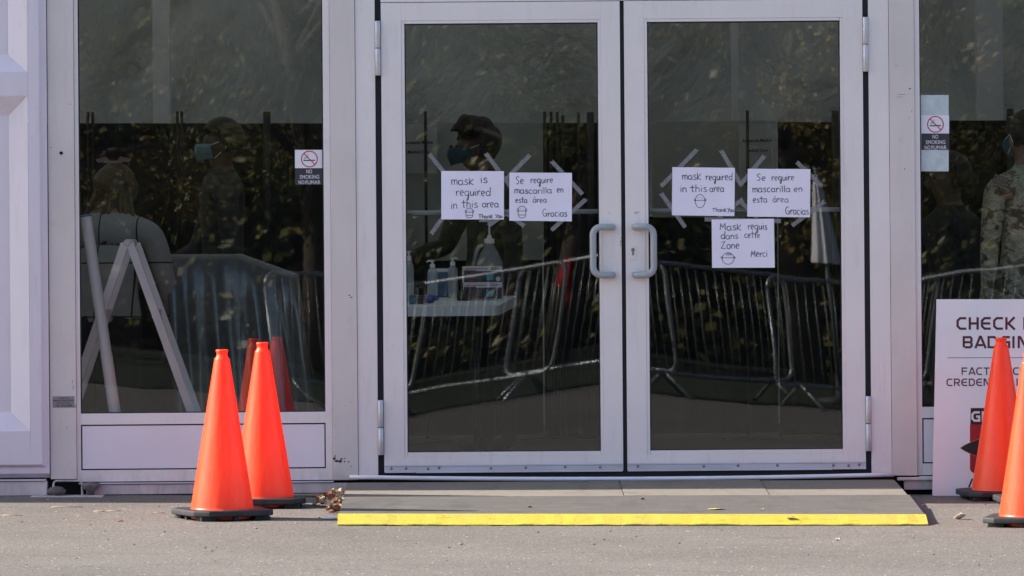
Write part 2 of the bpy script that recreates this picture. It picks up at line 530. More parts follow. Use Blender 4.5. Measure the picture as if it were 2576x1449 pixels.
# ================================================================== THE FACADE
def moulded_panel():
    t = thing('panelled_wall', 'white moulded plastic wall panel with deep recesses at the far left edge', 'wall panel')
    # outer skin at Y=-0.055, recesses 0.075 deep
    y0, dep = -0.055, 0.050
    bm = bmesh.new()
    xo, xi = fx(75), fx(25)            # right edge of the recess on the outer and inner level
    xl = fx(-260)
    xe = fx(104)                       # where the outer edge starts to roll back
    def q(*p): bm.faces.new([bm.verts.new(v) for v in p])
    zs = [fz(-120), fz(172), fz(232), fz(1074), fz(1158)]
    inner = [(fz(-120), fz(128)), (fz(281), fz(1026))]
    # flat strip right of the recesses, rib between them, strip below
    q((xo, y0, zs[0]), (xe, y0, zs[0]), (xe, y0, zs[4]), (xo, y0, zs[4]))
    q((xl, y0, zs[1]), (xo, y0, zs[1]), (xo, y0, zs[2]), (xl, y0, zs[2]))
    q((xl, y0, zs[3]), (xo, y0, zs[3]), (xo, y0, zs[4]), (xl, y0, zs[4]))
    yb = y0 + dep
    for (zt, zb, it, ib) in ((zs[0], zs[1], inner[0][0], inner[0][1]), (zs[2], zs[3], inner[1][0], inner[1][1])):
        q((xl, yb, it), (xi, yb, it), (xi, yb, ib), (xl, yb, ib))
        q((xo, y0, zt), (xi, yb, it), (xi, yb, ib), (xo, y0, zb))
        q((xl, yb, ib), (xi, yb, ib), (xo, y0, zb), (xl, y0, zb))
        if zt != zs[0]: q((xl, y0, zt), (xo, y0, zt), (xi, yb, it), (xl, yb, it))
    # rolled outer edge: down to a flange
    yf = y0 + 0.022
    xf, xg = fx(112), fx(121.5)
    z4, z5, z6 = zs[4], fz(1166), fz(1181)
    q((xe, y0, zs[0]), (xf, yf, zs[0]), (xf, yf, z5), (xe, y0, z4))
    q((xl, y0, z4), (xe, y0, z4), (xf, yf, z5), (xl, yf, z5))
    q((xf, yf, zs[0]), (xg, yf, zs[0]), (xg, yf, z6), (xf, yf, z5))
    q((xl, yf, z5), (xf, yf, z5), (xg, yf, z6), (xl, yf, z6))
    z7 = fz(1192)
    q((xl, yf, z6), (xg, yf, z6), (xg, yf + 0.03, z7), (xl, yf + 0.03, z7))
    q((xg, yf, zs[0]), (xg, yf + 0.05, zs[0]), (xg, yf + 0.05, z7), (xg, yf, z6))
    bmesh.ops.remove_doubles(bm, verts=bm.verts, dist=0.0004)
    es = [e for e in bm.edges if len(e.link_faces) == 2 and e.calc_face_angle(0) > 0.3]
    bmesh.ops.bevel(bm, geom=es, offset=0.004, segments=3, affect='EDGES', profile=0.6)
    obj('moulded_skin', bm, mat_mould, t)
    bm = bmesh.new(); fbox(bm, -260, 115, 1201, 1236, -0.035, 0.05, 0.004); obj('base_beam', bm, mat_beam, t)
    bm = bmesh.new(); fbox(bm, -260, 112, 1195.5, 1199.5, -0.042, 0.03, 0.001); obj('drip_strip', bm, mat_alu, t)
    bm = bmesh.new(); fbox(bm, -260, 122, 1188, 1250, 0.03, 0.06, 0.0); obj('backing', bm, mat_dark, t)
    bm = bmesh.new()
    lathe(bm, [(0.0, -0.006), (0.034, -0.006), (0.042, 0.004), (0.042, 0.012), (0.026, 0.026), (0.0, 0.03)], 16, (fx(140), -0.075, fz(1229)))
    obj('levelling_foot', bm, pm('dusty foot rubber', (0.10, 0.085, 0.08), 0.8, var=0.3, scale=40), t, True)
moulded_panel()

def post(label, a, b, c, d, y0=-0.010, extra=None, name='post'):
    t = thing(name, label, 'post')
    bm = bmesh.new(); fbox(bm, a, b, c, d, y0, 0.09, 0.0018); obj('column', bm, mat_post, t)
    return t
pa = post('scuffed grey-white post left of the left window, with an asset plate near its foot', 123.5, 189, -80, 1196, -0.014)
bm = bmesh.new(); lathe(bm, [(0.0, 0.0), (0.0075, 0.0), (0.0075, 0.003)], 14)
bmesh.ops.rotate(bm, verts=bm.verts, matrix=Matrix.Rotation(R(90), 3, 'X'))
bmesh.ops.translate(bm, verts=bm.verts, vec=F(154, 385, -0.0142)); obj('bolt_hole', bm, mat_dark, pa)
# steel foot channel and its ground plate
bm = bmesh.new()
xa, xb, za, zb = fx(131), fx(203), fz(1200), fz(1237)
tube(bm, [(xa, -0.03, zb), (xa, -0.03, za - 0.014), (xa + 0.004, -0.03, za - 0.004), (xa + 0.014, -0.03, za), (xb - 0.014, -0.03, za), (xb - 0.004, -0.03, za - 0.004), (xb, -0.03, za - 0.014), (xb, -0.03, zb)], 0.0055, 6)
obj('foot_channel', bm, pm('weathered steel', (0.42, 0.42, 0.40), 0.5, 0.3, var=0.3, scale=30), pa)
bm = bmesh.new(); fbox(bm, 78, 258, 1236, 1242, -0.16, 0.03, 0.002); obj('ground_plate', bm, mat_beam, pa)
bm = bmesh.new(); fbox(bm, 122, 212, 1192, 1246, 0.04, 0.06, 0.0); obj('dark_gap', bm, mat_dark, pa)
pb = post('scuffed white post between the left window and the double door', 833, 896.5, -80, 1204)
pc = post('scuffed grey-white post between the double door and the right window', 2240, 2303, -80, 1204)
# peeled paint on the foot of the middle post
def blot(parent, cx, cy, w, h, n=9, Y=-0.0104, seed=0):
    rnd = random.Random(seed)
    bm = bmesh.new()
    pts = [F(cx + w / 2 * math.cos(2 * PI * k / n) * rnd.uniform(0.6, 1.15), cy + h / 2 * math.sin(2 * PI * k / n) * rnd.uniform(0.55, 1.2), Y) for k in range(n)]
    prism(bm, pts, (0, 1, 0), 0.0003)
    o = obj('paint_chip', bm, mat_chip, parent)
    return o
for i, (x, y, w, h) in enumerate([(841, 1154, 7, 9), (847, 1160, 14, 6), (856, 1161, 10, 8), (859, 1155, 5, 7), (843, 1147, 3, 6), (866.5, 1153, 4, 3), (867, 1161, 5, 4), (877, 1162, 5, 5), (883, 1173, 2, 7)]):
    blot(pb, x, y, w, h, 10, -0.0104, i)
for i, (x, y, w, h) in enumerate([(2289, 223, 5, 4), (2256, 165, 9, 0.8), (2268, 238, 24, 1.0), (2262, 244, 20, 1.1), (2287, 297, 2, 3), (2276, 425, 2.5, 5), (2294, 280, 2, 4)]):
    blot(pc, x, y, w, h, 8, -0.0104, 20 + i)
for i, (x, y, w, h) in enumerate([(879, 743, 5, 4), (884, 748, 8, 3), (869, 1020, 2, 2), (828, 1100, 2, 2)]):
    blot(pb, x, y, w, h, 8, -0.0104, 40 + i)
for i, (x, y, w, h) in enumerate([(182, 960, 1.3, 9), (184, 975, 1.5, 12), (190, 1022, 2, 9), (128, 371, 10, 0.8), (168, 1075, 1.2, 5), (176, 262, 14, 0.9)]):
    blot(pa, x, y, w, h, 8, -0.0144, 60 + i)

def window(label, xl, gl, gr, xr, right_cut=False):
    t = thing('window', label, 'window')
    def piece(n, a, b, c, d, y0=0.0, y1=0.06, m=mat_frame, bev=0.0015):
        bm = bmesh.new(); fbox(bm, a, b, c, d, y0, y1, bev); return obj(n, bm, m, t)
    gb = 1031
    piece('stile', xl, gl, -80, 1203.5)
    piece('stile', gr, xr, -80, 1203.5)
    piece('middle_rail', gl, gr, gb + 1, 1060)
    piece('bottom_rail', gl, gr, 1174.5, 1203.5)
    piece('seal', gl, gl + 2.6, -80, gb, 0.012, 0.03, mat_gasket, 0)
    piece('seal', gr - 3, gr, -80, gb, 0.012, 0.03, mat_gasket, 0)
    piece('seal', gl + 2.6, gr - 3, gb - 1.6, gb + 1, 0.012, 0.03, mat_gasket, 0)
    bm = bmesh.new(); fbox(bm, gl + 0.5, gr - 0.5, -80, gb, 0.020, 0.026, 0); obj('glass_pane', bm, mat_glass_win if xl < 1000 else mat_glass_win2, t)
    piece('panel_seal', gl, gr, 1060, 1174.5, 0.026, 0.04, mat_gasket, 0)
    piece('infill_panel', gl + 3.4, gr - 3.2, 1063.4, 1171.2, 0.004, 0.03, mat_panel, 0.002)
    piece('shadow_gap', xl, xr, 1203.5, 1206, 0.01, 0.05, mat_gasket, 0)
    piece('sill_strip', xl + 4, xr + 2, 1206, 1209.5, -0.012, 0.05, mat_alu, 0.001)
    piece('shadow_gap', xl + 4, xr + 2, 1209.5, 1211, 0.01, 0.05, mat_gasket, 0)
    return t, piece
wl, piece = window('tall left window with a white frame and a plain infill panel below', 189.7, 199.7, 815.5, 832.4)
piece('base_beam', 212, 870, 1211, 1236, -0.004, 0.05, mat_beam, 0.004)
bm = bmesh.new(); fbox(bm, 205, 900, 1205, 1252, 0.05, 0.07, 0); obj('backing', bm, mat_dark, wl)
bm = bmesh.new()
c0 = F(228, 1222, -0.03)
lathe(bm, [(0.0, -0.042), (0.016, -0.042), (0.018, -0.022), (0.034, -0.012), (0.044, 0.0), (0.040, 0.012), (0.0, 0.018)], 14, c0)
obj('levelling_foot', bm, pm('dusty grey foot', (0.14, 0.12, 0.13), 0.8, var=0.4, scale=40), wl, True)
wr, piece = window('right window behind the check-in sign, cut off by the right edge', 2303.6, 2316.5, 2940, 2960)
piece('base_beam', 2270, 2960, 1211, 1240, -0.004, 0.05, mat_beam, 0.004)
piece('base_beam', 2252, 2350, 1208, 1216, -0.018, 0.0, mat_post, 0.004)
bm = bmesh.new(); fbox(bm, 2240, 2960, 1205, 1258, 0.05, 0.07, 0); obj('backing', bm, mat_dark, wr)

# --- double door
dd = thing('double_door', 'white framed glass double door with grey pull handles above the ramp', 'double door')
def dpart(n, a, b, c, d, y0, y1, m=mat_frame, bev=0.0015, parent=dd):
    bm = bmesh.new(); fbox(bm, a, b, c, d, y0, y1, bev); return obj(n, bm, m, parent)
dpart('jamb', 897.5, 947, -80, 1197, -0.004, 0.08)
dpart('jamb', 2188.5, 2239, -80, 1197, -0.004, 0.08)
dpart('header', 962, 2174, -80, 3.2, 0.0, 0.08)
dpart('gap_seal', 947, 2188.5, -80, 1203, 0.075, 0.085, mat_gasket, 0) if False else None
dpart('hinge_gasket', 947, 962, -80, 1197, 0.02, 0.08, mat_gasket, 0)
dpart('hinge_gasket', 2174.5, 2188.5, -80, 1197, 0.02, 0.08, mat_gasket, 0)
dpart('threshold_seal', 962, 2174.5, 1180, 1203, 0.012, 0.06, mat_gasket, 0)
dpart('meeting_seal', 1563.5, 1574, 3.2, 1180, 0.018, 0.05, mat_gasket, 0)
def leaf(xl, gl, gr, xr, side):
    bm = bmesh.new()
    t0, t1, b0, b1 = 4.8, 50, 1146, 1186
    bd = 8
    fbox(bm, xl, gl - bd, t0, b1, 0, 0.05, 0.0012)
    fbox(bm, gr + bd, xr, t0, b1, 0, 0.05, 0.0012)
    fbox(bm, gl - bd, gr + bd, t0, t1, 0.0004, 0.05, 0.0012)
    fbox(bm, gl - bd, gr + bd, b0, b1, 0.0004, 0.05, 0.0012)
    door = obj('door', bm, mat_frame, dd)
    door['label'] = 'left door leaf with two taped notes' if side < 0 else 'right door leaf with three taped notes and the lock'
    for (a, b, c, d) in ((gl - bd, gl, t1, b0), (gr, gr + bd, t1, b0), (gl, gr, t1, 58), (gl, gr, 1136, b0)):
        dpart('glazing_bead', a + 0.25, b - 0.25, c + 0.25, d - 0.25, 0.0022, 0.03, mat_frame, 0.0012, door)
    for (a, b, c, d) in ((gl, gl + 2.4, 58, 1136), (gr - 2.4, gr, 58, 1136), (gl + 2.4, gr - 2.4, 58, 61), (gl + 2.4, gr - 2.4, 1134, 1136)):
        dpart('seal', a, b, c, d, 0.010, 0.032, mat_gasket, 0, door)
    bm = bmesh.new(); fbox(bm, gl + 0.4, gr - 0.4, 58.4, 1135.6, 0.020, 0.026, 0); obj('glass_pane', bm, mat_glass_door if side < 0 else mat_glass_door2, door)
    # kick strip in two lengths
    cut = (xl + 79, ) if side < 0 else (xr - 84, )
    for a, b in ((xl + 1, cut[0] - 0.6), (cut[0] + 0.6, xr - (2 if side < 0 else 0))):
        short = (b - a) < 120
        bm = bmesh.new()
        z0, z1 = fz(1187 + (0 if short else 1)), fz(1166.5)
        A = fx(a); B = fx(b)
        prof = [(-0.001, z1), (-0.007, z1 - 0.003), (-0.007, z1 - 0.008), (-0.004, z1 - 0.010), (-0.004, z0 + 0.006), (-0.008, z0 + 0.004), (-0.008, z0), (0.0, z0)]
        prism(bm, [Vector((A, yy, zz)) for yy, zz in prof], (1, 0, 0), B - A)
        obj('kick_strip', bm, mat_alu, door)
    for sx in ([980, 1017, 1072, 1100, 1230, 1318, 1417, 1505] if side < 0 else [1600, 1766, 1852, 1951, 2092, 2130, 2157]):
        bm = bmesh.new()
        lathe(bm, [(0.0, 0.003), (0.004, 0.0025), (0.0062, 0.0), (0.0062, -0.003)], 10)
        bmesh.ops.rotate(bm, verts=bm.verts, matrix=Matrix.Rotation(R(90), 3, 'X'))
        bmesh.ops.translate(bm, verts=bm.verts, vec=Vector((fx(sx), -0.005, fz(1177 + random.uniform(-1.5, 1.5)))))
        obj('screw', bm, mat_screw, door, True)
    # D handle
    h0, h1 = fz(573), fz(694)
    if side < 0: xe, xo = 1541, 1491.5
    else: xe, xo = 1597, 1644
    bm = bmesh.new()
    xe, xo = fx(xe), fx(xo)
    dirn = 1 if xo > xe else -1
    pts = [(xe, -0.008, h0), (xe + dirn * 0.002, -0.03, h0), (xe + dirn * 0.012, -0.048, h0)]
    pts = [(xe, 0.0, h0), (xe + dirn * 0.002, -0.022, h0), (xe + dirn * 0.012, -0.034, h0)]
    rc = 0.036
    for k in range(0, 7):
        a = R(90 - 15 * k)
        pts.append((xo - dirn * rc + dirn * rc * math.cos(a), -0.036, h0 - rc + rc * math.sin(a)))
    for k in range(0, 7):
        a = R(-15 * k)
        pts.append((xo - dirn * rc + dirn * rc * math.cos(a), -0.036, h1 + rc + rc * math.sin(a)))
    pts += [(xe + dirn * 0.012, -0.034, h1), (xe + dirn * 0.002, -0.022, h1), (xe, 0.0, h1)]
    tube(bm, pts, 0.0150, 14)
    obj('handle', bm, mat_handle, door, True)
    # push bar on the inside
    bm = bmesh.new()
    tube(bm, [(fx(gl + 1), 0.10, fz(533.5)), (fx(gr - 1), 0.10, fz(533.5))], 0.0115, 10)
    obj('push_bar', bm, pm('satin bar metal', (0.62, 0.64, 0.68), 0.35, 0.2), door, True)
    # hinges
    hx = (947.5, 961) if side < 0 else (2175, 2188)
    for (a, b) in ((50, 187), (1004, 1142)):
        m_ = (a + b) / 2
        for (c, d) in ((a, m_ - 0.8), (m_ + 0.8, b)):
            bm = bmesh.new()
            z0, z1 = fz(d), fz(c)
            xm = (fx(hx[0]) + fx(hx[1])) / 2
            lathe(bm, [(0.0115, z0), (0.0125, z0 + 0.0015), (0.0125, z1 - 0.0015), (0.0115, z1)], 16, (xm, -0.004, 0), True)
            obj('hinge_knuckle', bm, mat_hinge, door, True)
    return door
dl = leaf(962.5, 1021.5, 1507.5, 1563.5, -1)
dr = leaf(1574, 1632, 2116.5, 2174, 1)
# lock plate with cylinder
bm = bmesh.new(); box(bm, F(1584.8, 630).x, F(1600.8, 630).x, -0.003, 0.0, F(1592, 652.4).z, F(1592, 616.4).z, 0.0008)
obj('lock_plate', bm, mat_frame, dr)
bm = bmesh.new()
c0 = F(1592.3, 628.5)
pts = [Vector((c0.x + 0.0085 * math.cos(R(a)), -0.0045, c0.z + 0.0085 * math.sin(R(a)))) for a in range(-60, 241, 20)]
pts += [Vector((c0.x - 0.0048, -0.0045, c0.z - 0.022)), Vector((c0.x, -0.0045, c0.z - 0.026)), Vector((c0.x + 0.0048, -0.0045, c0.z - 0.022))]
prism(bm, pts, (0, 1, 0), 0.003); obj('lock_cylinder', bm, mat_brass, dr)
bm = bmesh.new(); box(bm, c0.x - 0.001, c0.x + 0.001, -0.0052, -0.0044, c0.z - 0.003, c0.z + 0.006); obj('keyhole', bm, mat_dark, dr)
for i, (x, y, w, h) in enumerate([(1563, 598, 3, 12), (1562, 608, 3.5, 9), (1561.5, 616, 2.5, 8), (1600, 534, 19, 3), (1600, 538, 10, 2.5), (1533, 536, 2, 7)]):
    bm = bmesh.new()
    rnd = random.Random(90 + i)
    prism(bm, [F(x + w / 2 * math.cos(2 * PI * k / 8) * rnd.uniform(0.5, 1.1), y + h / 2 * math.sin(2 * PI * k / 8) * rnd.uniform(0.5, 1.1), -0.0004) for k in range(8)], (0, 1, 0), 0.0006)
    obj('scuff_mark', bm, pm('grey scuff', (0.30, 0.28, 0.30), 0.6), dl if x < 1568 else dr)

# sagging white pipe along the threshold
bm = bmesh.new()
pts = []
for k in range(25):
    x = lerp(879, 2249, k / 24)
    t = k / 24
    yy = lerp(1196.5, 1194, t) + 12.0 * (1 - (2 * t - 0.88) ** 2 / 1.25) * 0.8
    p = F(x, yy, -0.035)
    pts.append(p)
tube(bm, pts, 0.0098, 12)
o = obj('threshold_pipe', bm, pm('white conduit', (0.76, 0.75, 0.84), 0.4, var=0.08, scale=10), None, True)
tag(o, 'long thin white pipe sagging along the foot of the double door', 'pipe')

# ================================================================== RAMP
def wood(name, a, b):
    m, nt, bs = nodes(name)
    v = coords(nt, (0.25, 1.6, 1))
    g = noise(nt, v, 14, 8, 0.65, 0.8)
    f = noise(nt, coords(nt, (0.6, 3, 1)), 70, 5, 0.7)
    c = mixc(nt, 0.55, ramp(nt, g, [(0.3, a), (0.7, b)]), ramp(nt, f, [(0.35, a), (0.65, b)]))
    dk = noise(nt, coords(nt, (0.35, 4, 1)), 18, 4, 0.6)
    c = mixc(nt, ramp(nt, dk, [(0.66, (0, 0, 0)), (0.72, (0.6, 0.6, 0.6))]), c, (0.10, 0.085, 0.07))
    w1 = noise(nt, coords(nt, (1.0, 0.35, 1)), 5, 8, 0.75, 0.6)
    c = mixc(nt, ramp(nt, w1, [(0.52, (0, 0, 0)), (0.72, (0.55, 0.55, 0.55))]), c, tuple(q_ * 0.45 for q_ in a))
    w2 = noise(nt, coords(nt, (0.3, 1.4, 1)), 9, 8, 0.75, 0.2)
    c = mixc(nt, ramp(nt, w2, [(0.56, (0, 0, 0)), (0.72, (0.5, 0.5, 0.5))]), c, (0.30, 0.27, 0.235))
    nt.links.new(c, bs.inputs['Base Color'])
    bs.inputs['Roughness'].default_value = 0.85
    bump(nt, bs, f, 0.003)
    return m
mat_ply = wood('bare weathered plywood', (0.162, 0.141, 0.114), (0.252, 0.222, 0.182))
mat_ply_g = wood('grey painted plywood', (0.070, 0.064, 0.058), (0.130, 0.118, 0.107))
def yellow():
    m, nt, bs = nodes('yellow safety paint')
    v = coords(nt, (0.6, 2, 2))
    c = ramp(nt, noise(nt, v, 20, 6, 0.7), [(0.30, (0.33, 0.26, 0.026)), (0.45, (0.45, 0.37, 0.031)), (0.8, (0.50, 0.42, 0.055))])
    c = mixc(nt, ramp(nt, noise(nt, coords(nt), 45, 6, 0.8), [(0.70, (0, 0, 0)), (0.74, (0.7, 0.7, 0.7))]), c, (0.16, 0.12, 0.07))
    c = mixc(nt, ramp(nt, noise(nt, coords(nt, (0.5, 2, 2)), 6, 8, 0.8), [(0.50, (0, 0, 0)), (0.70, (0.6, 0.6, 0.6))]), c, (0.34, 0.27, 0.13))
    nt.links.new(c, bs.inputs['Base Color'])
    bs.inputs['Roughness'].default_value = 0.6
    bump(nt, bs, noise(nt, coords(nt), 60, 4), 0.003)
    return m
mat_yellow = yellow()
rp = thing('wooden_ramp', 'low wooden ramp with a yellow painted front edge below the double door', 'ramp')
RX0, RX1 = -0.745, 1.697
def rz(x, y):              # top of the ramp
    t = min(1, max(0, (-0.06 - y) / 2.06))
    lift = 0.012 * math.sin(PI * min(1, t * 1.3)) * (0.3 + 0.7 * max(0, (x - RX0) / (RX1 - RX0)))
    return lerp(0.060, gz(x, -2.12) + 0.034, t) - 0.0020 * (x - 0.47) + lift * 0.4
def plank(name, x0, x1, y0, y1, m, dz=0.0, th=0.018, nx=8, ny=5):
    bm = bmesh.new()
    V = []
    for j in range(ny + 1):
        row = []
        for i in range(nx + 1):
            x, y = lerp(x0, x1, i / nx), lerp(y0, y1, j / ny)
            sx = x + 0.014 * (-y / 2.1)
            row.append((sx, y, rz(x, y) + dz))
        V.append(row)
    top = [[bm.verts.new(p) for p in r_] for r_ in V]
    bot = [[bm.verts.new((p[0], p[1], p[2] - th)) for p in r_] for r_ in V]
    for j in range(ny):
        for i in range(nx):
            bm.faces.new((top[j][i], top[j][i + 1], top[j + 1][i + 1], top[j + 1][i]))
            bm.faces.new((bot[j][i], bot[j + 1][i], bot[j + 1][i + 1], bot[j][i + 1]))
    for i in range(nx):
        bm.faces.new((top[0][i], bot[0][i], bot[0][i + 1], top[0][i + 1]))
        bm.faces.new((top[ny][i], top[ny][i + 1], bot[ny][i + 1], bot[ny][i]))
    for j in range(ny):
        bm.faces.new((top[j][0], top[j + 1][0], bot[j + 1][0], bot[j][0]))
        bm.faces.new((top[j][nx], bot[j][nx], bot[j + 1][nx], top[j + 1][nx]))
    return obj(name, bm, m, rp)
YS = -1.0
for a, b, dz in ((RX0, 0.468, 0.0), (0.472, 1.098, 0.002), (1.102, RX1, -0.001)):
    plank('plank', a, b, YS + 0.003, -0.055, mat_ply, dz)
plank('front_board', RX0, RX1 + 0.006, -1.99, YS - 0.003, mat_ply_g, 0.002, 0.018, 14, 6)
# sloping painted nosing
bm = bmesh.new()
n = 60
rows = []
rnd = random.Random(5)
for i in range(n + 1):
    x = lerp(RX0 + 0.010, RX1 + 0.022, i / n)
    j = rnd.uniform(-0.0015, 0.0015)
    zt = rz(x, -1.99)
    rows.append([bm.verts.new((x, -1.993, zt - 0.014)), bm.verts.new((x, -1.993, zt + 0.003)), bm.verts.new((x, -2.03 + j, rz(x, -2.03) + 0.001 + j)),
                 bm.verts.new((x, -2.165 + j, gz(x, -2.165) + 0.0075 + j)), bm.verts.new((x, -2.168 + j * 2, gz(x, -2.168) + 0.002 + abs(j) * 2)), bm.verts.new((x, -1.993, gz(x, -2) + 0.002))])
for A, B in zip(rows, rows[1:]):
    for k in range(6): bm.faces.new((A[k], B[k], B[(k + 1) % 6], A[(k + 1) % 6]))
bm.faces.new(rows[0]); bm.faces.new(rows[-1][::-1])
obj('yellow_nosing', bm, mat_yellow, rp)
for x in (RX0 + 0.03, 0.47, RX1 - 0.03):
    bm = bmesh.new()
    pts = [Vector((x, -0.08, gz(x, 0) + 0.002)), Vector((x, -1.9, gz(x, -1.9) + 0.002)), Vector((x, -1.9, rz(x, -1.9) - 0.019)), Vector((x, -0.08, rz(x, -0.08) - 0.019))]
    prism(bm, pts, (1, 0, 0), 0.038); obj('joist', bm, mat_ply, rp)

# ================================================================== TRAFFIC CONES
def cone_parts():
    bm = bmesh.new()
    prof = [(0.150, 0.040), (0.136, 0.0405), (0.1325, 0.044), (0.1315, 0.052)]
    for k in range(1, 13): prof.append((lerp(0.1315, 0.0325, k / 12), lerp(0.052, 0.672, k / 12)))
    prof += [(0.0315, 0.677), (0.027, 0.681), (0.0232, 0.690), (0.0228, 0.698), (0.0250, 0.704), (0.0262, 0.707), (0.0260, 0.7125), (0.0235, 0.714), (0.0195, 0.713), (0.0190, 0.690), (0.022, 0.675)]
    lathe(bm, prof, 48)
    body = obj('cone_body', bm, mat_cone, None, True)
    bm = bmesh.new()
    a, ch = 0.182, 0.055
    pts = [(-a + ch, -a), (a - ch, -a), (a, -a + ch), (a, a - ch), (a - ch, a), (-a + ch, a), (-a, a - ch), (-a, -a + ch)]
    # ring slab with a hole for the cone
    prism(bm, [Vector((x, y, 0.017)) for x, y in pts], (0, 0, 1), 0.025)
    es = [e for e in bm.edges]
    bmesh.ops.bevel(bm, geom=es, offset=0.006, segments=3, affect='EDGES', profile=0.6)
    base = obj('rubber_base', bm, mat_black, None, True)
    feet = []
    for sx, sy in ((-1, -1), (1, -1), (1, 1), (-1, 1), (0, -1), (0, 1), (-1, 0), (1, 0)):
        bm = bmesh.new()
        big = sx and sy
        w = 0.034 if big else 0.011
        r_ = 0.122 if big else 0.155
        box(bm, sx * r_ - w, sx * r_ + w, sy * r_ - w, sy * r_ + w, 0.0, 0.0168, 0.003)
        feet.append(obj('foot', bm, mat_black))
    bm = bmesh.new(); lathe(bm, [(0.0, 0.004), (0.147, 0.004), (0.147, 0.0165), (0.0, 0.0165)], 32); fl = obj('flange', bm, mat_cone)
    bmesh.ops
    return [body, base, fl] + feet
cp = cone_parts()
first_cone = True
def cone(label, x, y, rot, k=1.0, ypos=None, tilt=0.0, grp='traffic cones standing in front of the facade'):
    global first_cone
    p = on_ground(x, y)
    # the picture row is the near bottom edge of the base: step back to its centre
    p = Vector((p.x, p.y + 0.185 * k, 0))
    p.x = F(x, y, p.y).x if ypos is None else p.x
    p.z = gz(p.x, p.y) + 0.001
    t = thing('traffic_cone', label, 'traffic cone', p, rot, grp)
    t.rotation_euler = (R(1.1), R(tilt), rot)
    t.scale = (k, k, k)
    for o in cp:
        c = o if first_cone else o.copy()
        if not first_cone: COL.objects.link(c)
        c.parent = t
    first_cone = False
    return t
cone('orange traffic cone on sunlit asphalt, nearest of the left pair', 559, 1312, R(24), 1.0)
cone('orange traffic cone standing behind the nearest left cone, by the ramp litter', 663, 1281, R(3), 1.0)
cone('shaded red-orange traffic cone pressed against the check-in sign', 2520, 1262, R(8), 1.0)
cone('half-cropped sunlit cone at the right edge, nearest of the right ones', 2594, 1329, R(-14), 1.0)
cone('cone almost hidden behind the half-cropped one, only its rubber base corner showing', 2612, 1278, R(4), 1.0)

# ================================================================== CHECK-IN SIGN
SQ = {
 'C': [[(.87, .92), (.32, .92), (.09, .72), (.09, .28), (.32, .08), (.87, .08)]],
 'H': [[(.09, 0), (.09, 1)], [(.79, 0), (.79, 1)], [(.17, .5), (.71, .5)]],
 'E': [[(.87, .92), (.32, .92), (.09, .72), (.09, .28), (.32, .08), (.87, .08)], [(.17, .5), (.82, .5)]],
 'K': [[(.09, 0), (.09, 1)], [(.82, 1), (.26, .5), (.84, 0)]],
 'I': [[(.09, 0), (.09, 1)]],
 'N': [[(.09, 0), (.09, .92), (.22, .92), (.68, .08), (.79, .08), (.79, 1)]],
 'B': [[(.09, .08), (.09, .92), (.66, .92), (.77, .80), (.77, .62), (.68, .50), (.78, .38), (.78, .20), (.66, .08), (.17, .08)], [(.17, .5), (.60, .5)]],
 'A': [[(.02, 0), (.42, .95), (.50, .95), (.93, 0)], [(.24, .26), (.70, .26)]],
 'D': [[(.17, .08), (.60, .08), (.82, .30), (.82, .70), (.60, .92), (.09, .92), (.09, 0)]],
 'G': [[(.87, .92), (.32, .92), (.09, .72), (.09, .28), (.32, .08), (.80, .08), (.80, .5), (.48, .5)]],
 'F': [[(.85, .92), (.09, .92), (.09, 0)], [(.17, .5), (.78, .5)]],
 'T': [[(0, .92), (.88, .92)], [(.44, .84), (.44, 0)]],
 'U': [[(.09, 1), (.09, .28), (.30, .08), (.60, .08), (.80, .28), (.80, 1)]],
 'R': [[(.09, 0), (.09, .92), (.66, .92), (.79, .80), (.79, .56), (.66, .44), (.17, .44)], [(.50, .36), (.84, 0)]],
 'O': [[(.45, .08), (.30, .08), (.09, .28), (.09, .72), (.30, .92), (.62, .92), (.83, .72), (.83, .28), (.62, .08), (.45, .08)]],
 'Z': [[(.05, .92), (.80, .92), (.10, .08), (.86, .08)]],
 'L': [[(.09, 1), (.09, .08), (.82, .08)]],
}
sb = thing('check_in_sign', 'white check-in and badging signboard leaning on the right window behind a cone', 'sign')
BW = 0.61; BH = 0.885; BT = 0.010
tl = F(2356, 753, -0.03)
bl = F(2345.5, 1249, -0.115)
bz = gz(bl.x, -0.115) + 0.002
b_origin = Vector((bl.x, -0.115, bz))
up_v = Vector((tl.x - bl.x, 0.085, tl.z - bz))
BH = up_v.length
up_n = up_v.normalized()
rt_n = Vector((1, 0, -0.012)).normalized()
rt_n = (rt_n - up_n * rt_n.dot(up_n)).normalized()
rt_n = (Vector((1, 0, -0.006))).normalized()
nr_n = up_n.cross(rt_n).normalized()
if nr_n.y > 0: nr_n = -nr_n
def BP(u, v, lift=0.0): return b_origin + rt_n * u + up_n * v + nr_n * lift
S_B = BH / (1249 - 753)                       # metres per picture pixel on the board
def SP(x, y, lift=0.0006): return BP((x - lerp(2345.5, 2356, (1249 - y) / 496)) * S_B, (1249 - y) * S_B, lift)
bm = bmesh.new()
prism(bm, [BP(0, 0), BP(BW, 0), BP(BW, BH), BP(0, BH)], -nr_n, BT)
obj('board', bm, pm('white corrugated plastic', (0.82, 0.77, 0.80), 0.4, var=0.03), sb)
mat_maroon = pm('maroon vinyl print', (0.085, 0.010, 0.018), 0.4, var=0.2)
mat_signblack = pm('black vinyl print', (0.012, 0.008, 0.010), 0.4)
mat_signred = pm('dark red vinyl print', (0.33, 0.010, 0.020), 0.4)
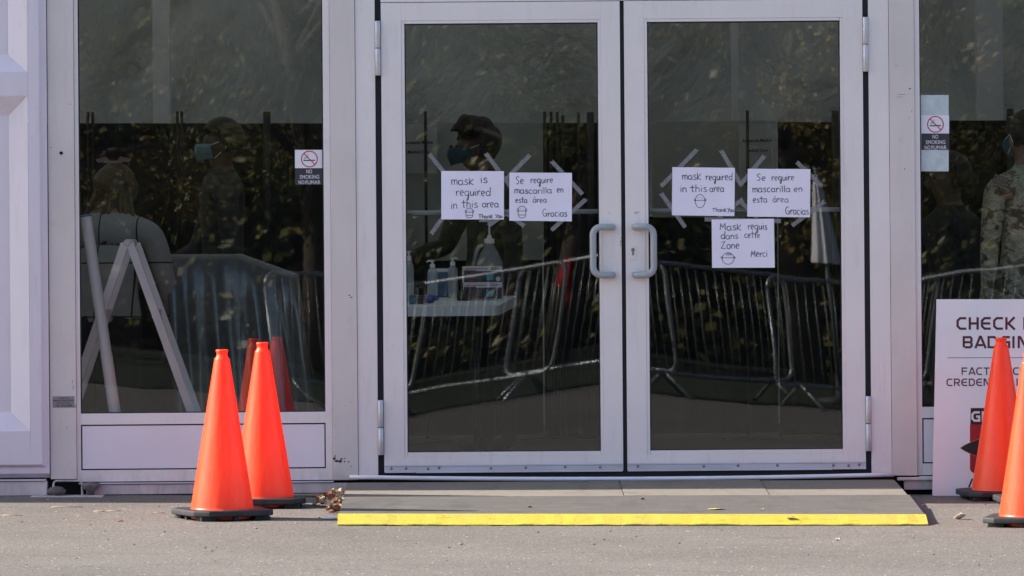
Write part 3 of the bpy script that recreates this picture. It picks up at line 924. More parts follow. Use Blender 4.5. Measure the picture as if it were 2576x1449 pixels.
def sqword(name, word, x0, ytop, ybot, pitch, th, mat, lift=0.0006):
    bm = bmesh.new()
    h = ybot - ytop
    x = x0
    for ch in word:
        if ch == ' ':
            x += pitch * 0.5
            continue
        base = {'Ó': 'O'}.get(ch, ch)
        wsc = pitch * 0.96
        i = 0
        for st in SQ[base]:
            i += 1
            ribbon(bm, [(x + px * wsc, ybot - py * h) for px, py in st], th * h, lambda a, b, i=i: SP(a, b, lift + 0.0001 * i))
        if ch == 'Ó': ribbon(bm, [(x + 0.40 * wsc, ytop - 0.12 * h), (x + 0.58 * wsc, ytop - 0.38 * h)], th * h, lambda a, b: SP(a, b, lift))
        x += pitch * (0.40 if base == 'I' else 1.0) + (pitch * 0.05)
    return obj(name, bm, mat, sb)
sqword('lettering', 'CHECK IN', 2406.5, 798.5, 830, 29.3, 0.185, mat_maroon)
sqword('lettering', 'BADGING', 2422, 846.5, 877, 29.8, 0.185, mat_maroon)
sqword('lettering', 'FACTURACIÓN', 2419, 925.5, 944.5, 17.6, 0.16, mat_maroon)
sqword('lettering', 'CREDENCIALIZACIÓN', 2381, 953.5, 972.5, 17.8, 0.16, mat_maroon)
bm = bmesh.new(); ribbon(bm, [(2383.5, 901), (2672, 901)], 1.3, lambda a, b: SP(a, b, 0.0006)); obj('rule', bm, mat_signblack, sb)
def flat(name, pts, mat, lift):
    bm = bmesh.new(); bm.faces.new([bm.verts.new(SP(x, y, lift)) for x, y in pts]); return obj(name, bm, mat, sb)
flat('emblem_shield', [(2440, 1070), (2600, 1070), (2602, 1180)] + arc(2584, 1180, 18, 14, 0, 90, 5) + [(2520, 1206)] + arc(2458, 1180, 18, 14, 90, 180, 5), mat_signred, 0.0006)
flat('emblem_band', [(2442, 1028), (2600, 1028), (2600, 1070), (2441, 1070)], mat_signblack, 0.0007)
sqword('emblem_letters', 'GR', 2444, 1037, 1062, 25, 0.22, pm('white print', (0.70, 0.66, 0.70), 0.4), 0.0010)
def vesica(x0, x1, ya, yb, grow=0.0):
    xm = (x0 + x1) / 2
    up = [(lerp(x0 - grow, x1 + grow, t), (ya + yb) / 2 - ((yb - ya) / 2 + grow) * math.sin(PI * t) ** 0.8) for t in [i / 20 for i in range(21)]]
    dn = [(a, (ya + yb) - b) for a, b in up[::-1]][1:-1]
    return up + dn
flat('emblem_outline', vesica(2416, 2626, 1098, 1160, 1.2), pm('gold print', (0.45, 0.30, 0.10), 0.5), 0.0008)
flat('emblem_oval', vesica(2416, 2626, 1098, 1160), mat_signblack, 0.0011)
bm = bmesh.new(); ribbon(bm, [(2446, 1206), (2437, 1228)], 4, lambda a, b: SP(a, b, 0.0006)); obj('emblem_stroke', bm, mat_signblack, sb)

# ================================================================== HANDWRITTEN NOTES
HW = {
 'm': (1.12, [[(0, .98), (.05, 0)], [(.05, .55)] + arc(.29, .62, .23, .36, 170, 0, 6) + [(.53, 0)], [(.53, .55)] + arc(.79, .62, .24, .36, 170, 0, 6) + [(1.04, 0)]]),
 'a': (1.0, [arc(.42, .46, .40, .47, 50, 345, 11), [(.82, .97), (.80, .25), (.98, .02)]]),
 's': (.74, [[(.64, .88), (.42, 1.0), (.16, .86), (.16, .62), (.55, .45), (.68, .2), (.42, 0), (.04, .08)]]),
 'k': (.86, [[(.10, 1.55), (.06, 0)], [(.80, 1.30), (.12, .52), (.85, .02)]]),
 'i': (.36, [[(.16, .95), (.18, 0)], [(.13, 1.32), (.22, 1.40)]]),
 'r': (.66, [[(.06, .95), (.12, 0)], [(.12, .52), (.26, .84), (.48, .98), (.66, .84)]]),
 'e': (.88, [[(.08, .44), (.70, .60)] + arc(.41, .50, .36, .50, 20, 310, 10)]),
 'q': (1.0, [arc(.40, .48, .38, .48, 50, 350, 11), [(.80, .95), (.80, -.50), (.68, -.85), (.50, -.75), (.55, -.40), (1.0, .0)]]),
 'u': (.86, [[(.06, .95), (.08, .35)] + arc(.37, .32, .29, .32, 180, 350, 6) + [(.70, .95)], [(.72, .95), (.80, 0)]]),
 'd': (.94, [arc(.40, .48, .38, .48, 45, 335, 11), [(.88, 1.75), (.82, .0)]]),
 'n': (.86, [[(.06, .95), (.10, 0)], [(.10, .52)] + arc(.42, .60, .30, .37, 170, 0, 6) + [(.76, 0)]]),
 't': (.78, [[(.36, 1.60), (.36, .12), (.60, .0)], [(-.08, 1.02), (.80, 1.05)]]),
 'h': (.86, [[(.12, 1.70), (.10, 0)], [(.10, .50)] + arc(.42, .60, .30, .37, 170, 0, 6) + [(.76, 0)]]),
 'c': (.82, [arc(.44, .50, .40, .50, 55, 310, 9)]),
 'l': (.36, [[(.14, 1.55), (.18, 0)]]),
 'o': (.86, [arc(.42, .48, .38, .48, 90, 445, 12)]),
 'á': (1.0, [arc(.42, .46, .40, .47, 50, 345, 11), [(.82, .97), (.80, .25), (.98, .02)], [(.42, 1.28), (.60, 1.62)]]),
 'S': (1.0, [[(.86, 1.50), (.60, 1.70), (.22, 1.52), (.18, 1.15), (.55, .85), (.80, .50), (.60, .10), (.10, .02)]]),
 'G': (1.3, [arc(.62, .85, .56, .86, 60, 335, 12), [(.62, .72), (1.16, .72), (1.08, -.05)]]),
 'T': (1.1, [[(-.05, 1.35), (1.1, 1.5)], [(.52, 1.45), (.46, 0)]]),
 'Y': (.95, [[(.0, 1.5), (.38, .85)], [(.95, 1.6), (.20, -.25)]]),
 'M': (1.2, [[(0, 0), (.14, 1.50), (.52, .55), (.98, 1.55), (1.04, 0)]]),
 'Z': (1.1, [[(.0, 1.35), (.85, 1.50), (.02, 0.05), (1.0, .0)]]),
}
def dense(st):                    # subdivide long strokes so that they follow the curled sheet
    out = [st[0]]
    for a, b in zip(st, st[1:]):
        n_ = max(1, int(math.hypot(b[0] - a[0], b[1] - a[1]) / 0.45))
        out += [(lerp(a[0], b[0], k / n_), lerp(a[1], b[1], k / n_)) for k in range(1, n_ + 1)]
    return out
def write(bm, text, x0, x1, base, xh, w, Y, rnd):
    adv = sum(HW[c][0] for c in text) + 0.12 * (len(text) - 1)
    sx = (x1 - x0) / adv
    x = 0
    for ch in text:
        wd, sts = HW[ch]
        jy = rnd.uniform(-0.06, 0.06) * xh
        sc = rnd.uniform(0.94, 1.06)
        for i, st in enumerate(sts):
            ribbon(bm, [(x0 + (x + px) * sx, base + jy - py * xh * sc) for px, py in dense(st)], w * rnd.uniform(0.85, 1.15), lambda a, b, i=i: F(a, b, Y(a, b) - 0.0005 - 0.0001 * i))
        x += wd + 0.12
def face(bm, cx, cy, rx, ry, style, w, Y):
    def pl(i): return lambda a, b: F(a, b, Y(a, b) - 0.0005 - 0.0001 * i)
    if style == 'mug':
        top = cy - ry
        ribbon(bm, [(cx - rx * .8, cy + ry * .45), (cx - rx * .75, cy - ry * .45)] + [(cx + rx * .75 * math.cos(R(a)), cy - ry * .45 - ry * .5 * math.sin(R(a))) for a in range(180, -1, -20)] + [(cx + rx * .8, cy + ry * .45)], w, pl(0))
        ribbon(bm, [(cx - rx * .78, cy - ry * .15), (cx + rx * .78, cy - ry * .15)], w, pl(1))
        ribbon(bm, [(cx - rx * .8, cy + ry * .48), (cx + rx * .8, cy + ry * .48)], w, pl(2))
        ribbon(bm, [(cx + rx * .78 * math.cos(R(a)), cy + ry * .48 + ry * .5 * math.sin(R(a))) for a in range(0, 181, 20)], w, pl(3))
        for s in (-1, 1): ribbon(bm, [(cx + s * (rx * .78), cy - ry * .5), (cx + s * rx, cy - ry * .45), (cx + s * rx, cy - ry * .15), (cx + s * rx * .8, cy - ry * .02)], w, pl(4))
        for s in (-1, 1): ribbon(bm, [(cx + s * rx * .3 - .7, cy - ry * .5), (cx + s * rx * .3 + .7, cy - ry * .5)], w, pl(5))
    else:
        ribbon(bm, [(cx + rx * .85 * math.cos(R(a)), cy + ry * math.sin(R(a))) for a in range(-90, 271, 20)], w, pl(0))
        ribbon(bm, [(cx - rx, cy - ry * .1), (cx + rx, cy - ry * .12)], w, pl(1))
        for s in (-1, 1): ribbon(bm, [(cx + s * rx * .84, cy - ry * .35), (cx + s * rx * 1.05, cy - ry * .2), (cx + s * rx * .86, cy + ry * .05)], w, pl(2))
        for s in (-1, 1): ribbon(bm, [(cx + s * rx * .25 - 1, cy - ry * .45), (cx + s * rx * .25 + 1, cy - ry * .5)], w, pl(3))
        if style == 'hair':
            for k in range(5): ribbon(bm, [(cx + rx * (-.1 + .16 * k), cy - ry * .98 + k * .8), (cx + rx * (-.25 + .16 * k), cy - ry * .62)], w, pl(4))
def z7(x, y): return (1006.2 + x / 5.053, 362.2 + y / 5.053)
def z8(x, y): return (1636.8 + x / 4.5, 362.2 + y / 4.5)
GY = 0.0185
def curl(x, y, c, s):             # how far a taped sheet stands off the pane
    u, v = (x - c[0]) / 78.0, (y - c[1]) / 60.0
    return 0.0004 + 0.0030 * (0.5 + 0.5 * math.sin(s * 1.7 + u * 1.6 + v * 0.9)) * (0.35 + 0.65 * min(1, abs(u * v) + 0.4 * v * v)) + 0.0006 * math.sin(u * 5 + s) * math.sin(v * 4 + s * 2)
def note(label, conv, corners, words, sk, tapes, xh_w=1.05, door=None, faceargs=None):
    t = thing('paper_note', label, 'note', group='handwritten mask notes taped to the doors')
    bm = bmesh.new()
    C4 = [conv(*c) for c in corners]
    cc = (sum(c[0] for c in C4) / 4, sum(c[1] for c in C4) / 4)
    def off(x, y): return GY - curl(x, y, cc, sk)
    NX, NY = 14, 10
    G = []
    for j in range(NY + 1):
        row = []
        for i in range(NX + 1):
            u, v = i / NX, j / NY
            x = lerp(lerp(C4[0][0], C4[1][0], u), lerp(C4[3][0], C4[2][0], u), v)
            y = lerp(lerp(C4[0][1], C4[1][1], u), lerp(C4[3][1], C4[2][1], u), v)
            row.append(bm.verts.new(F(x, y, off(x, y))))
        G.append(row)
    for j in range(NY):
        for i in range(NX): bm.faces.new((G[j][i], G[j + 1][i], G[j + 1][i + 1], G[j][i + 1]))
    sheet = obj('sheet', bm, mat_paper, t)
    for p_ in sheet.data.polygons: p_.use_smooth = True
    rnd = random.Random(sk)
    k = conv(1, 0)[0] - conv(0, 0)[0]
    for wd in words:
        text, x0, x1, base, xh = wd[:5]
        wt = wd[5] if len(wd) > 5 else 1.7
        a, b = conv(x0, base)
        bm = bmesh.new()
        write(bm, text, a, conv(x1, 0)[0], b, xh * k, wt, off, rnd)
        obj('handwritten_word', bm, mat_ink, t)
    if faceargs:
        bm = bmesh.new()
        (xa, ya, xb, yb, style) = faceargs
        a, b = conv(xa, ya), conv(xb, yb)
        face(bm, (a[0] + b[0]) / 2, (a[1] + b[1]) / 2, (b[0] - a[0]) / 2, (b[1] - a[1]) / 2, style, 1.3, off)
        obj('drawn_face', bm, mat_ink, t)
    for i, (xa, ya, xb, yb) in enumerate(tapes):
        a, b = Vector(conv(xa, ya)), Vector(conv(xb, yb))
        d = (b - a).normalized()
        nn = Vector((-d.y, d.x)) * 5.3
        rr = random.Random(sk * 10 + i)
        j = [rr.uniform(-2.5, 2.5) for _ in range(4)]
        bm = bmesh.new()
        pts = [a + nn + d * j[0], a + d * (j[1] + 2), a - nn + d * j[2], b - nn, b + d * j[3], b + nn]
        prism(bm, [F(p.x, p.y, GY + 0.0008 + 0.00012 * i) for p in pts], (0, 1, 0), 0.0001)
        obj('tape', bm, mat_tape, t)
    return t
note('taped note reading mask is required in this area, leftmost on the left door', z7,
     [(525, 343), (1322, 345), (1320, 960), (525, 958)],
     [('mask', 655, 935, 520, 62), ('is', 1020, 1115, 497, 62), ('required', 712, 1152, 658, 64), ('in', 645, 730, 825, 60), ('this', 785, 990, 808, 60), ('area', 1045, 1255, 804, 58), ('Thank', 1000, 1180, 945, 32, 1.6), ('You', 1212, 1300, 940, 32, 1.6)],
     1, [(370, 125, 590, 400), (1085, 112, 1420, 560), (392, 1150, 600, 860), (1115, 1045, 1440, 815)], faceargs=(828, 812, 938, 940, 'mug'))
note('taped note reading Se require mascarilla, on the left door beside its handle', z7,
     [(1391, 363), (2186, 367), (2184, 983), (1390, 975)],
     [('Se', 1468, 1575, 507, 54), ('require', 1660, 1948, 495, 52), ('mascarilla', 1458, 1930, 628, 50), ('en', 1995, 2078, 616, 48), ('esta', 1468, 1620, 745, 44), ('área', 1690, 1865, 744, 44), ('Gracias', 1812, 2125, 922, 52)],
     2, [(1662, 130, 1325, 470), (1922, 212, 2320, 640), (2365, 700, 1930, 1092), (1595, 1052, 1310, 850)], faceargs=(1490, 785, 1612, 943, 'mug'))
note('taped note reading mask required in this area, on the right door near the lock', z8,
     [(246, 262), (953, 270), (948, 817), (240, 807)],
     [('mask', 360, 570, 405, 52), ('required', 625, 925, 408, 48), ('in', 333, 408, 545, 50), ('this', 450, 640, 540, 50), ('area', 668, 830, 540, 48), ('Thank', 700, 860, 768, 28, 1.4), ('You', 872, 942, 768, 28, 1.4)],
     3, [(525, 62, 120, 478), (800, 75, 1025, 465), (120, 560, 390, 940), (1050, 620, 760, 835)], faceargs=(495, 570, 625, 722, 'oval'))
note('taped note reading Se require mascarilla, on the right door near its hinges', z8,
     [(1099, 280), (1808, 284), (1804, 830), (1093, 822)],
     [('Se', 1198, 1305, 417, 48), ('require', 1370, 1625, 412, 45), ('mascarilla', 1155, 1580, 545, 48), ('en', 1622, 1718, 540, 45), ('esta', 1158, 1320, 660, 44), ('área', 1383, 1562, 658, 44), ('Gracias', 1525, 1790, 797, 50)],
     4, [(1290, 130, 1005, 475), (1655, 205, 1935, 475), (1000, 635, 1215, 840), (1970, 650, 1600, 925)])
note('taped note reading Mask requis dans cette Zone, lowest on the right door', z8,
     [(690, 855), (1396, 846), (1405, 1400), (696, 1402)],
     [('Mask', 785, 1025, 975, 50), ('requis', 1100, 1320, 968, 48), ('dans', 797, 990, 1075, 46), ('cette', 1063, 1240, 1063, 44), ('Zone', 797, 1008, 1185, 50), ('Merci', 1138, 1322, 1276, 48)],
     5, [(608, 852, 1478, 872)], faceargs=(798, 1230, 955, 1362, 'hair'))

# ================================================================== NO SMOKING STICKERS, ASSET PLATE
mat_white = pm('white vinyl', (0.80, 0.78, 0.86), 0.4, var=0.03)
mat_dkgrey = pm('dark grey print', (0.035, 0.032, 0.045), 0.4)
mat_red = pm('red print', (0.52, 0.02, 0.035), 0.4)
mat_ltxt = pm('pale print', (0.66, 0.64, 0.70), 0.4)
def sticker(label, x0, x1, y0, ym, y1, extra=None):
    t = thing('no_smoking_sticker', label, 'sticker', group='no smoking stickers on the windows')
    Yv = GY - (0.0012 if extra else 0.0)
    def quad(n, a, b, c, d, m, Yq):
        bm = bmesh.new(); prism(bm, [F(a, c, Yq), F(b, c, Yq), F(b, d, Yq), F(a, d, Yq)], (0, 1, 0), 0.0002); return obj(n, bm, m, t)
    if extra:
        mb = pm('frosted film', (0.54, 0.60, 0.63), 0.35, var=0.12, scale=25)
        quad('backing_film', x0 - 1.5, x1 - 1, extra[0], extra[1], mb, GY)
    quad('pictogram_field', x0, x1, y0, ym, mat_white, Yv)
    quad('text_field', x0 + 0.5, x1 + 0.5, ym, y1, mat_dkgrey, Yv)
    cx, cy = (x0 + x1) / 2 + 0.8, (y0 + ym) / 2
    P0 = lambda a, b: F(a, b, Yv - 0.0004)
    P1 = lambda a, b: F(a, b, Yv - 0.0006)
    bm = bmesh.new(); ribbon(bm, arc(cx, cy, 19.8, 19.8, 0, 360, 32), 2.6, P1); ribbon(bm, [(cx - 13.6, cy - 13.6), (cx + 13.6, cy + 13.6)], 2.6, P0); obj('prohibition_ring', bm, mat_red, t)
    P2 = lambda a, b: F(a, b, Yv - 0.0002)
    bm = bmesh.new()
    ribbon(bm, [(cx - 14.5, cy + 3.6), (cx + 14, cy + 3.2)], 2.9, P2)
    ribbon(bm, [(cx - 14, cy + 0.4), (cx - 11, cy - 4.5), (cx - 6, cy - 5), (cx - 3, cy - 8), (cx - 3.5, cy - 13)], 0.9, P2)
    ribbon(bm, [(cx - 11, cy + 0.2), (cx - 8, cy - 2.8), (cx - 2, cy - 3)], 0.9, P2)
    obj('cigarette', bm, mat_dkgrey, t)
    h = (y1 - ym) / 3.05
    for i, s, w, ox in ((0, 'NO', 14.5, -0.4), (1, 'SMOKING', 49, 0.3), (2, 'NO', 14.5, -20), (2, 'FUMAR', 38, 9)):
        c_ = F(cx + ox, ym + 1.5 + h * (i + 0.5), Yv)
        text_mesh('lettering', s, w / PXM, 9.8 / PXM, c_, mat_ltxt, t, -0.0004, 0.010)
    return t
sticker('no smoking sticker at the right edge of the left window', 742, 813, 377, 423, 464.5)
sticker('no smoking sticker over a pale blue film strip on the right window', 2317.4, 2387.5, 290, 335.7, 377, (239, 431))
t = thing('asset_plate', 'small grey property plate stuck low on the leftmost post', 'label')
bm = bmesh.new(); prism(bm, [F(132.2, 997, -0.0150), F(187.5, 996.5, -0.0150), F(187.5, 1025.5, -0.0150), F(132.2, 1026, -0.0150)], (0, 1, 0), 0.0007)
obj('plate', bm, pm('grey foil', (0.27, 0.25, 0.26), 0.5), t)
for s, w, h, yy in (('PROPERTY OF', 26, 2.6, 1001.5), ('MAIN ATTRACTIONS', 50, 4.2, 1007.5), ('732-255-3500', 43, 4.4, 1020.5)):
    text_mesh('lettering', s, w / PXM, h / PXM, F(160, yy, -0.0157), mat_signblack, t, -0.0002, 0.02)
for yy in (1012, 1015.6):
    bm = bmesh.new()
    for k in range(9): ribbon(bm, [(143 + k * 3.9, yy), (145.6 + k * 3.9, yy)], 1.1, lambda a, b: F(a, b, -0.0159))
    obj('fine_print', bm, mat_signblack, t)

# ================================================================== INSIDE: TALL BACKDROPS
def drape(label, xa, xb, ytop, Y, mat, zb=0.09, fold=0.02, name='backdrop_curtain', cat='curtain', seed=1):
    rnd = random.Random(seed)
    a, b = F(xa, ytop, Y), F(xb, ytop, Y)
    n = max(8, int((b.x - a.x) / 0.05))
    bm = bmesh.new()
    cols = []
    ph = rnd.uniform(0, 6)
    for i in range(n + 1):
        t = i / n
        x = lerp(a.x, b.x, t)
        y = Y + fold * math.sin(x * 23 + ph) + fold * 0.5 * math.sin(x * 51 + ph * 2)
        cols.append([bm.verts.new((x, y, lerp(a.z, b.z, t))), bm.verts.new((x, Y + (y - Y) * 1.6, zb))])
    for A, B in zip(cols, cols[1:]): bm.faces.new((A[0], A[1], B[1], B[0]))
    bmesh.ops.solidify(bm, geom=bm.faces, thickness=0.004)
    o = obj(name, bm, mat, None, True)
    tag(o, label, cat)
    return o
YD = 6.0
drape('wide black curtain seen through the left window', -60, 1018, 310, YD, mat_drape, seed=1)
drape('short black curtain behind the right half of the left door', 1365, 1600, 309, YD, mat_drape, seed=2)
drape('black curtain seen at the hinge side of the right door', 1956, 2250, 307, YD, mat_drape, seed=3)
drape('black curtain behind the soldier in the right window', 2251, 2900, 303, YD, mat_drape, seed=4)
mat_booth = pm('grey booth panel', (0.45, 0.48, 0.46), 0.5, var=0.06, scale=3)
drape('pale grey curtain behind the masked person in the left door', 1019, 1364, 309, YD + 0.3, mat_booth, F(1200, 655, YD + 0.3).z, fold=0.006, seed=5)
drape('black curtain below the pale curtain in the left door', 1019, 1364, 652, YD + 0.36, mat_drape, seed=7)
bm = bmesh.new()
p0, p1 = F(1640, 305, YD + 0.3), F(1955, 545, YD + 0.3)
box(bm, p0.x, p1.x, YD + 0.3, YD + 0.33, p1.z, p0.z, 0.004)
tag(obj('partition_panel', bm, mat_booth), 'pale grey hanging panel behind the notes of the right door', 'panel')
drape('black curtain below the pale panel behind the right door', 1601, 1955, 545, YD + 0.36, mat_drape, seed=6)
mat_pole = pm('dark anodised pole', (0.020, 0.021, 0.022), 0.35, 0.4)
def upright(x, top, lab, w=0.017):
    p = F(x, top, YD - 0.08)
    bm = bmesh.new()
    lathe(bm, [(w, 0.09), (w, p.z - 0.004), (w * 0.8, p.z)], 10, (p.x, YD - 0.08, 0), True)
    lathe(bm, [(0.16, 0.071), (0.16, 0.078), (w, 0.09)], 16, (p.x, YD - 0.08, 0))
    o = obj('drape_upright', bm, mat_pole, None, True)
    tag(o, lab, 'pole', 'curtain poles rising above the backdrop')
for x, y, lab in ((221, 281, 'leftmost curtain pole behind the left window'), (233, 281, 'second curtain pole, close beside the leftmost one'),
                  (446, 280, 'curtain pole left of the masked man, left one of its pair'), (457, 280, 'curtain pole left of the masked man, right one of its pair'),
                  (671, 281, 'curtain pole behind the right part of the left window'), (1070, 280, 'curtain pole over the pale curtain in the left door'),
                  (1370, 280, 'curtain pole at the left edge of the black curtain in the left door'), (1386, 281, 'second pole of the cluster in the left door'),
                  (1402, 281, 'third pole of the cluster in the left door'), (1416, 281, 'fourth pole of the cluster in the left door'),
                  (1455, 282, 'thin pole right of the pole cluster in the left door'), (1485, 282, 'rightmost curtain pole in the left door'),
                  (1880, 278, 'curtain pole above the pale panel in the right door'), (2101, 278, 'curtain pole at the hinge side of the right door'),
                  (2541, 273, 'curtain pole left of the head of the soldier')):
    upright(x, y, lab, 0.0085 if x not in (671, 2541, 2101, 1485) else 0.020)
mat_beam2 = pm('pale tent column', (0.86, 0.88, 0.90), 0.4, var=0.05)
for x0, x1, lab in ((385, 428, 'pale vertical tent column seen through the top of the left window'), (2459, 2525, 'pale vertical tent column seen through the top of the right window'), (1842, 1860, 'slim pale tent column behind the right door')):
    a, b = F(x0, 300, 8.0), F(x1, 300, 8.0)
    bm = bmesh.new(); box(bm, a.x, b.x, 8.0, 8.15, 0.07, 3.6, 0.01); tag(obj('tent_column', bm, mat_beam2), lab, 'column')
# medical signs on the backdrop
for (xa, xb, ya, yb, lab, cx, sh) in ((1012, 1100, 312, 436, 'medical care paper sign at the left edge of the left door glass', 1052, 1), (1858, 1954, 312, 460, 'medical care paper sign above the note near the hinges', 1904, 0)):
    t = thing('medical_sign', lab, 'sign')
    bm = bmesh.new(); Yq = YD + (0.25 if sh else 0.28)
    prism(bm, [F(xa, ya, Yq), F(xb, ya, Yq), F(xb, yb, Yq), F(xa, yb, Yq)], (0, 1, 0), 0.002); obj('sheet', bm, pm('sign paper', (0.58, 0.62, 0.64), 0.5), t)
    s_ = (DIST + Yq) / FPX
    for s, w, yy in (('Asistencia Medica', 74, 353 if not sh else 358), ('Medical Care', 54, 378 if not sh else 382)):
        text_mesh('lettering', s, w * s_, 8 * s_, F(cx, yy, Yq), mat_signblack, t, -0.002, 0.02)

# ================================================================== INSIDE: TABLE AND ITS THINGS
TY = 1.85
tz = F(1100, 770, TY).z
tb = thing('folding_table', 'white plastic folding table inside behind the left door', 'table', (0, 0, 0))
def tab_pt(x, y, Y): return F(x, y, Y)
bm = bmesh.new()
xr_ = F(1258, 770, TY).x
xl_ = F(860, 770, TY).x
rc = 0.07
ol = [(xl_, TY), (xr_ - rc, TY)] + [(xr_ - rc + rc * math.sin(R(a)), TY + rc - rc * math.cos(R(a))) for a in range(15, 91, 15)] + [(xr_ + 0.08, TY + 0.78), (xr_ + 0.06, TY + 0.84), (xl_, TY + 0.84)]
TILT = 0.050
prism(bm, [Vector((x, y, tz + (y - TY) * TILT)) for x, y in ol], (0, 0, -1), 0.048)
obj('tabletop', bm, pm('white table plastic', (0.84, 0.88, 0.92), 0.4, var=0.04), tb)
for x in (xl_ + 0.1, xr_ - 0.12):
    bm = bmesh.new(); tube(bm, [(x, TY + 0.12, tz - 0.05), (x, TY + 0.12, 0.072)], 0.014, 8); obj('leg', bm, mat_pole, tb, True)
    bm = bmesh.new(); tube(bm, [(x, TY + 0.70, tz - 0.04), (x, TY + 0.70, 0.072)], 0.014, 8); obj('leg', bm, mat_pole, tb, True)
def on_table(x, Y): return Vector((F(x, 700, Y).x, Y, tz + (Y - TY) * TILT + 0.0005))
def clear_mat(name, tint, amt):
    m, nt, b = nodes(name)
    b.inputs['Base Color'].default_value = tint + (1,)
    b.inputs['Roughness'].default_value = 0.12
    b.inputs['Alpha'].default_value = amt
    return m
mat_clear = clear_mat('clear plastic', (0.62, 0.68, 0.68), 0.42)
mat_milky = clear_mat('milky plastic', (0.50, 0.54, 0.56), 0.40)
mat_pump = pm('white pump plastic', (0.90, 0.92, 0.92), 0.35)
def pump_bottle(label, x, Y, h, w, label_col=None):
    p = on_table(x, Y)
    t = thing('sanitizer_bottle', label, 'bottle', p, group='pump bottles of sanitizer on the table')
    bm = bmesh.new()
    lathe(bm, [(0.0, 0.0), (w * 0.92, 0.0), (w, 0.008), (w, h * 0.66), (w * 0.85, h * 0.74), (w * 0.45, h * 0.80), (w * 0.42, h * 0.82)], 20)
    obj('bottle_body', bm, mat_clear, t, True)
    bm = bmesh.new()
    lathe(bm, [(w * 0.50, h * 0.805), (w * 0.50, h * 0.90), (w * 0.22, h * 0.905), (w * 0.20, h * 0.97), (w * 0.42, h * 0.975), (w * 0.42, h), (0, h)], 14)
    tube(bm, [(0, 0, h * 0.985), (w * 0.8, 0, h * 0.99), (w * 1.15, 0, h * 0.95)], [w * 0.2, w * 0.16, w * 0.11], 8)
    obj('pump_head', bm, mat_pump, t, True)
    if label_col:
        bm = bmesh.new(); lathe(bm, [(w * 1.01, h * 0.06), (w * 1.01, h * 0.34)], 20); obj('bottle_label', bm, pm('bottle label', label_col, 0.5), t, True)
    t.rotation_euler = (0, 0, R(-10 if x > 1120 else 170))
pump_bottle('clear pump bottle half hidden at the left edge of the door glass', 1029, 2.38, 0.235, 0.024, (0.5, 0.5, 0.5))
pump_bottle('clear pump bottle with a white head, middle one on the table', 1088, 2.46, 0.185, 0.026)
pump_bottle('clear pump bottle beside the stacked mask boxes', 1139, 2.50, 0.195, 0.025)
# gallon jug with pump
p = on_table(1232, 2.60)
t = thing('sanitizer_jug', 'milky gallon jug with a tall pump behind the mask boxes', 'jug', p)
bm = bmesh.new()
lathe(bm, [(0, 0), (0.064, 0), (0.070, 0.01), (0.070, 0.13), (0.064, 0.165), (0.043, 0.215), (0.024, 0.245), (0.020, 0.262)], 24)
bmesh.ops.scale(bm, verts=bm.verts, vec=(1.0, 1.0, 1.0))
obj('jug_body', bm, mat_milky, t, True)
bm = bmesh.new()
tube(bm, [(-0.020, 0, 0.250), (-0.050, 0, 0.245), (-0.066, 0, 0.21), (-0.078, 0, 0.15), (-0.074, 0, 0.13)], 0.010, 10)
obj('jug_handle', bm, mat_milky, t, True)
bm = bmesh.new()
lathe(bm, [(0.025, 0.258), (0.025, 0.278), (0.012, 0.285), (0.010, 0.297), (0.0045, 0.30), (0.0045, 0.36), (0.012, 0.362), (0.012, 0.372), (0, 0.374)], 14)
tube(bm, [(0, 0, 0.367), (-0.05, 0, 0.367)], 0.005, 8)
obj('jug_pump', bm, mat_pump, t, True)
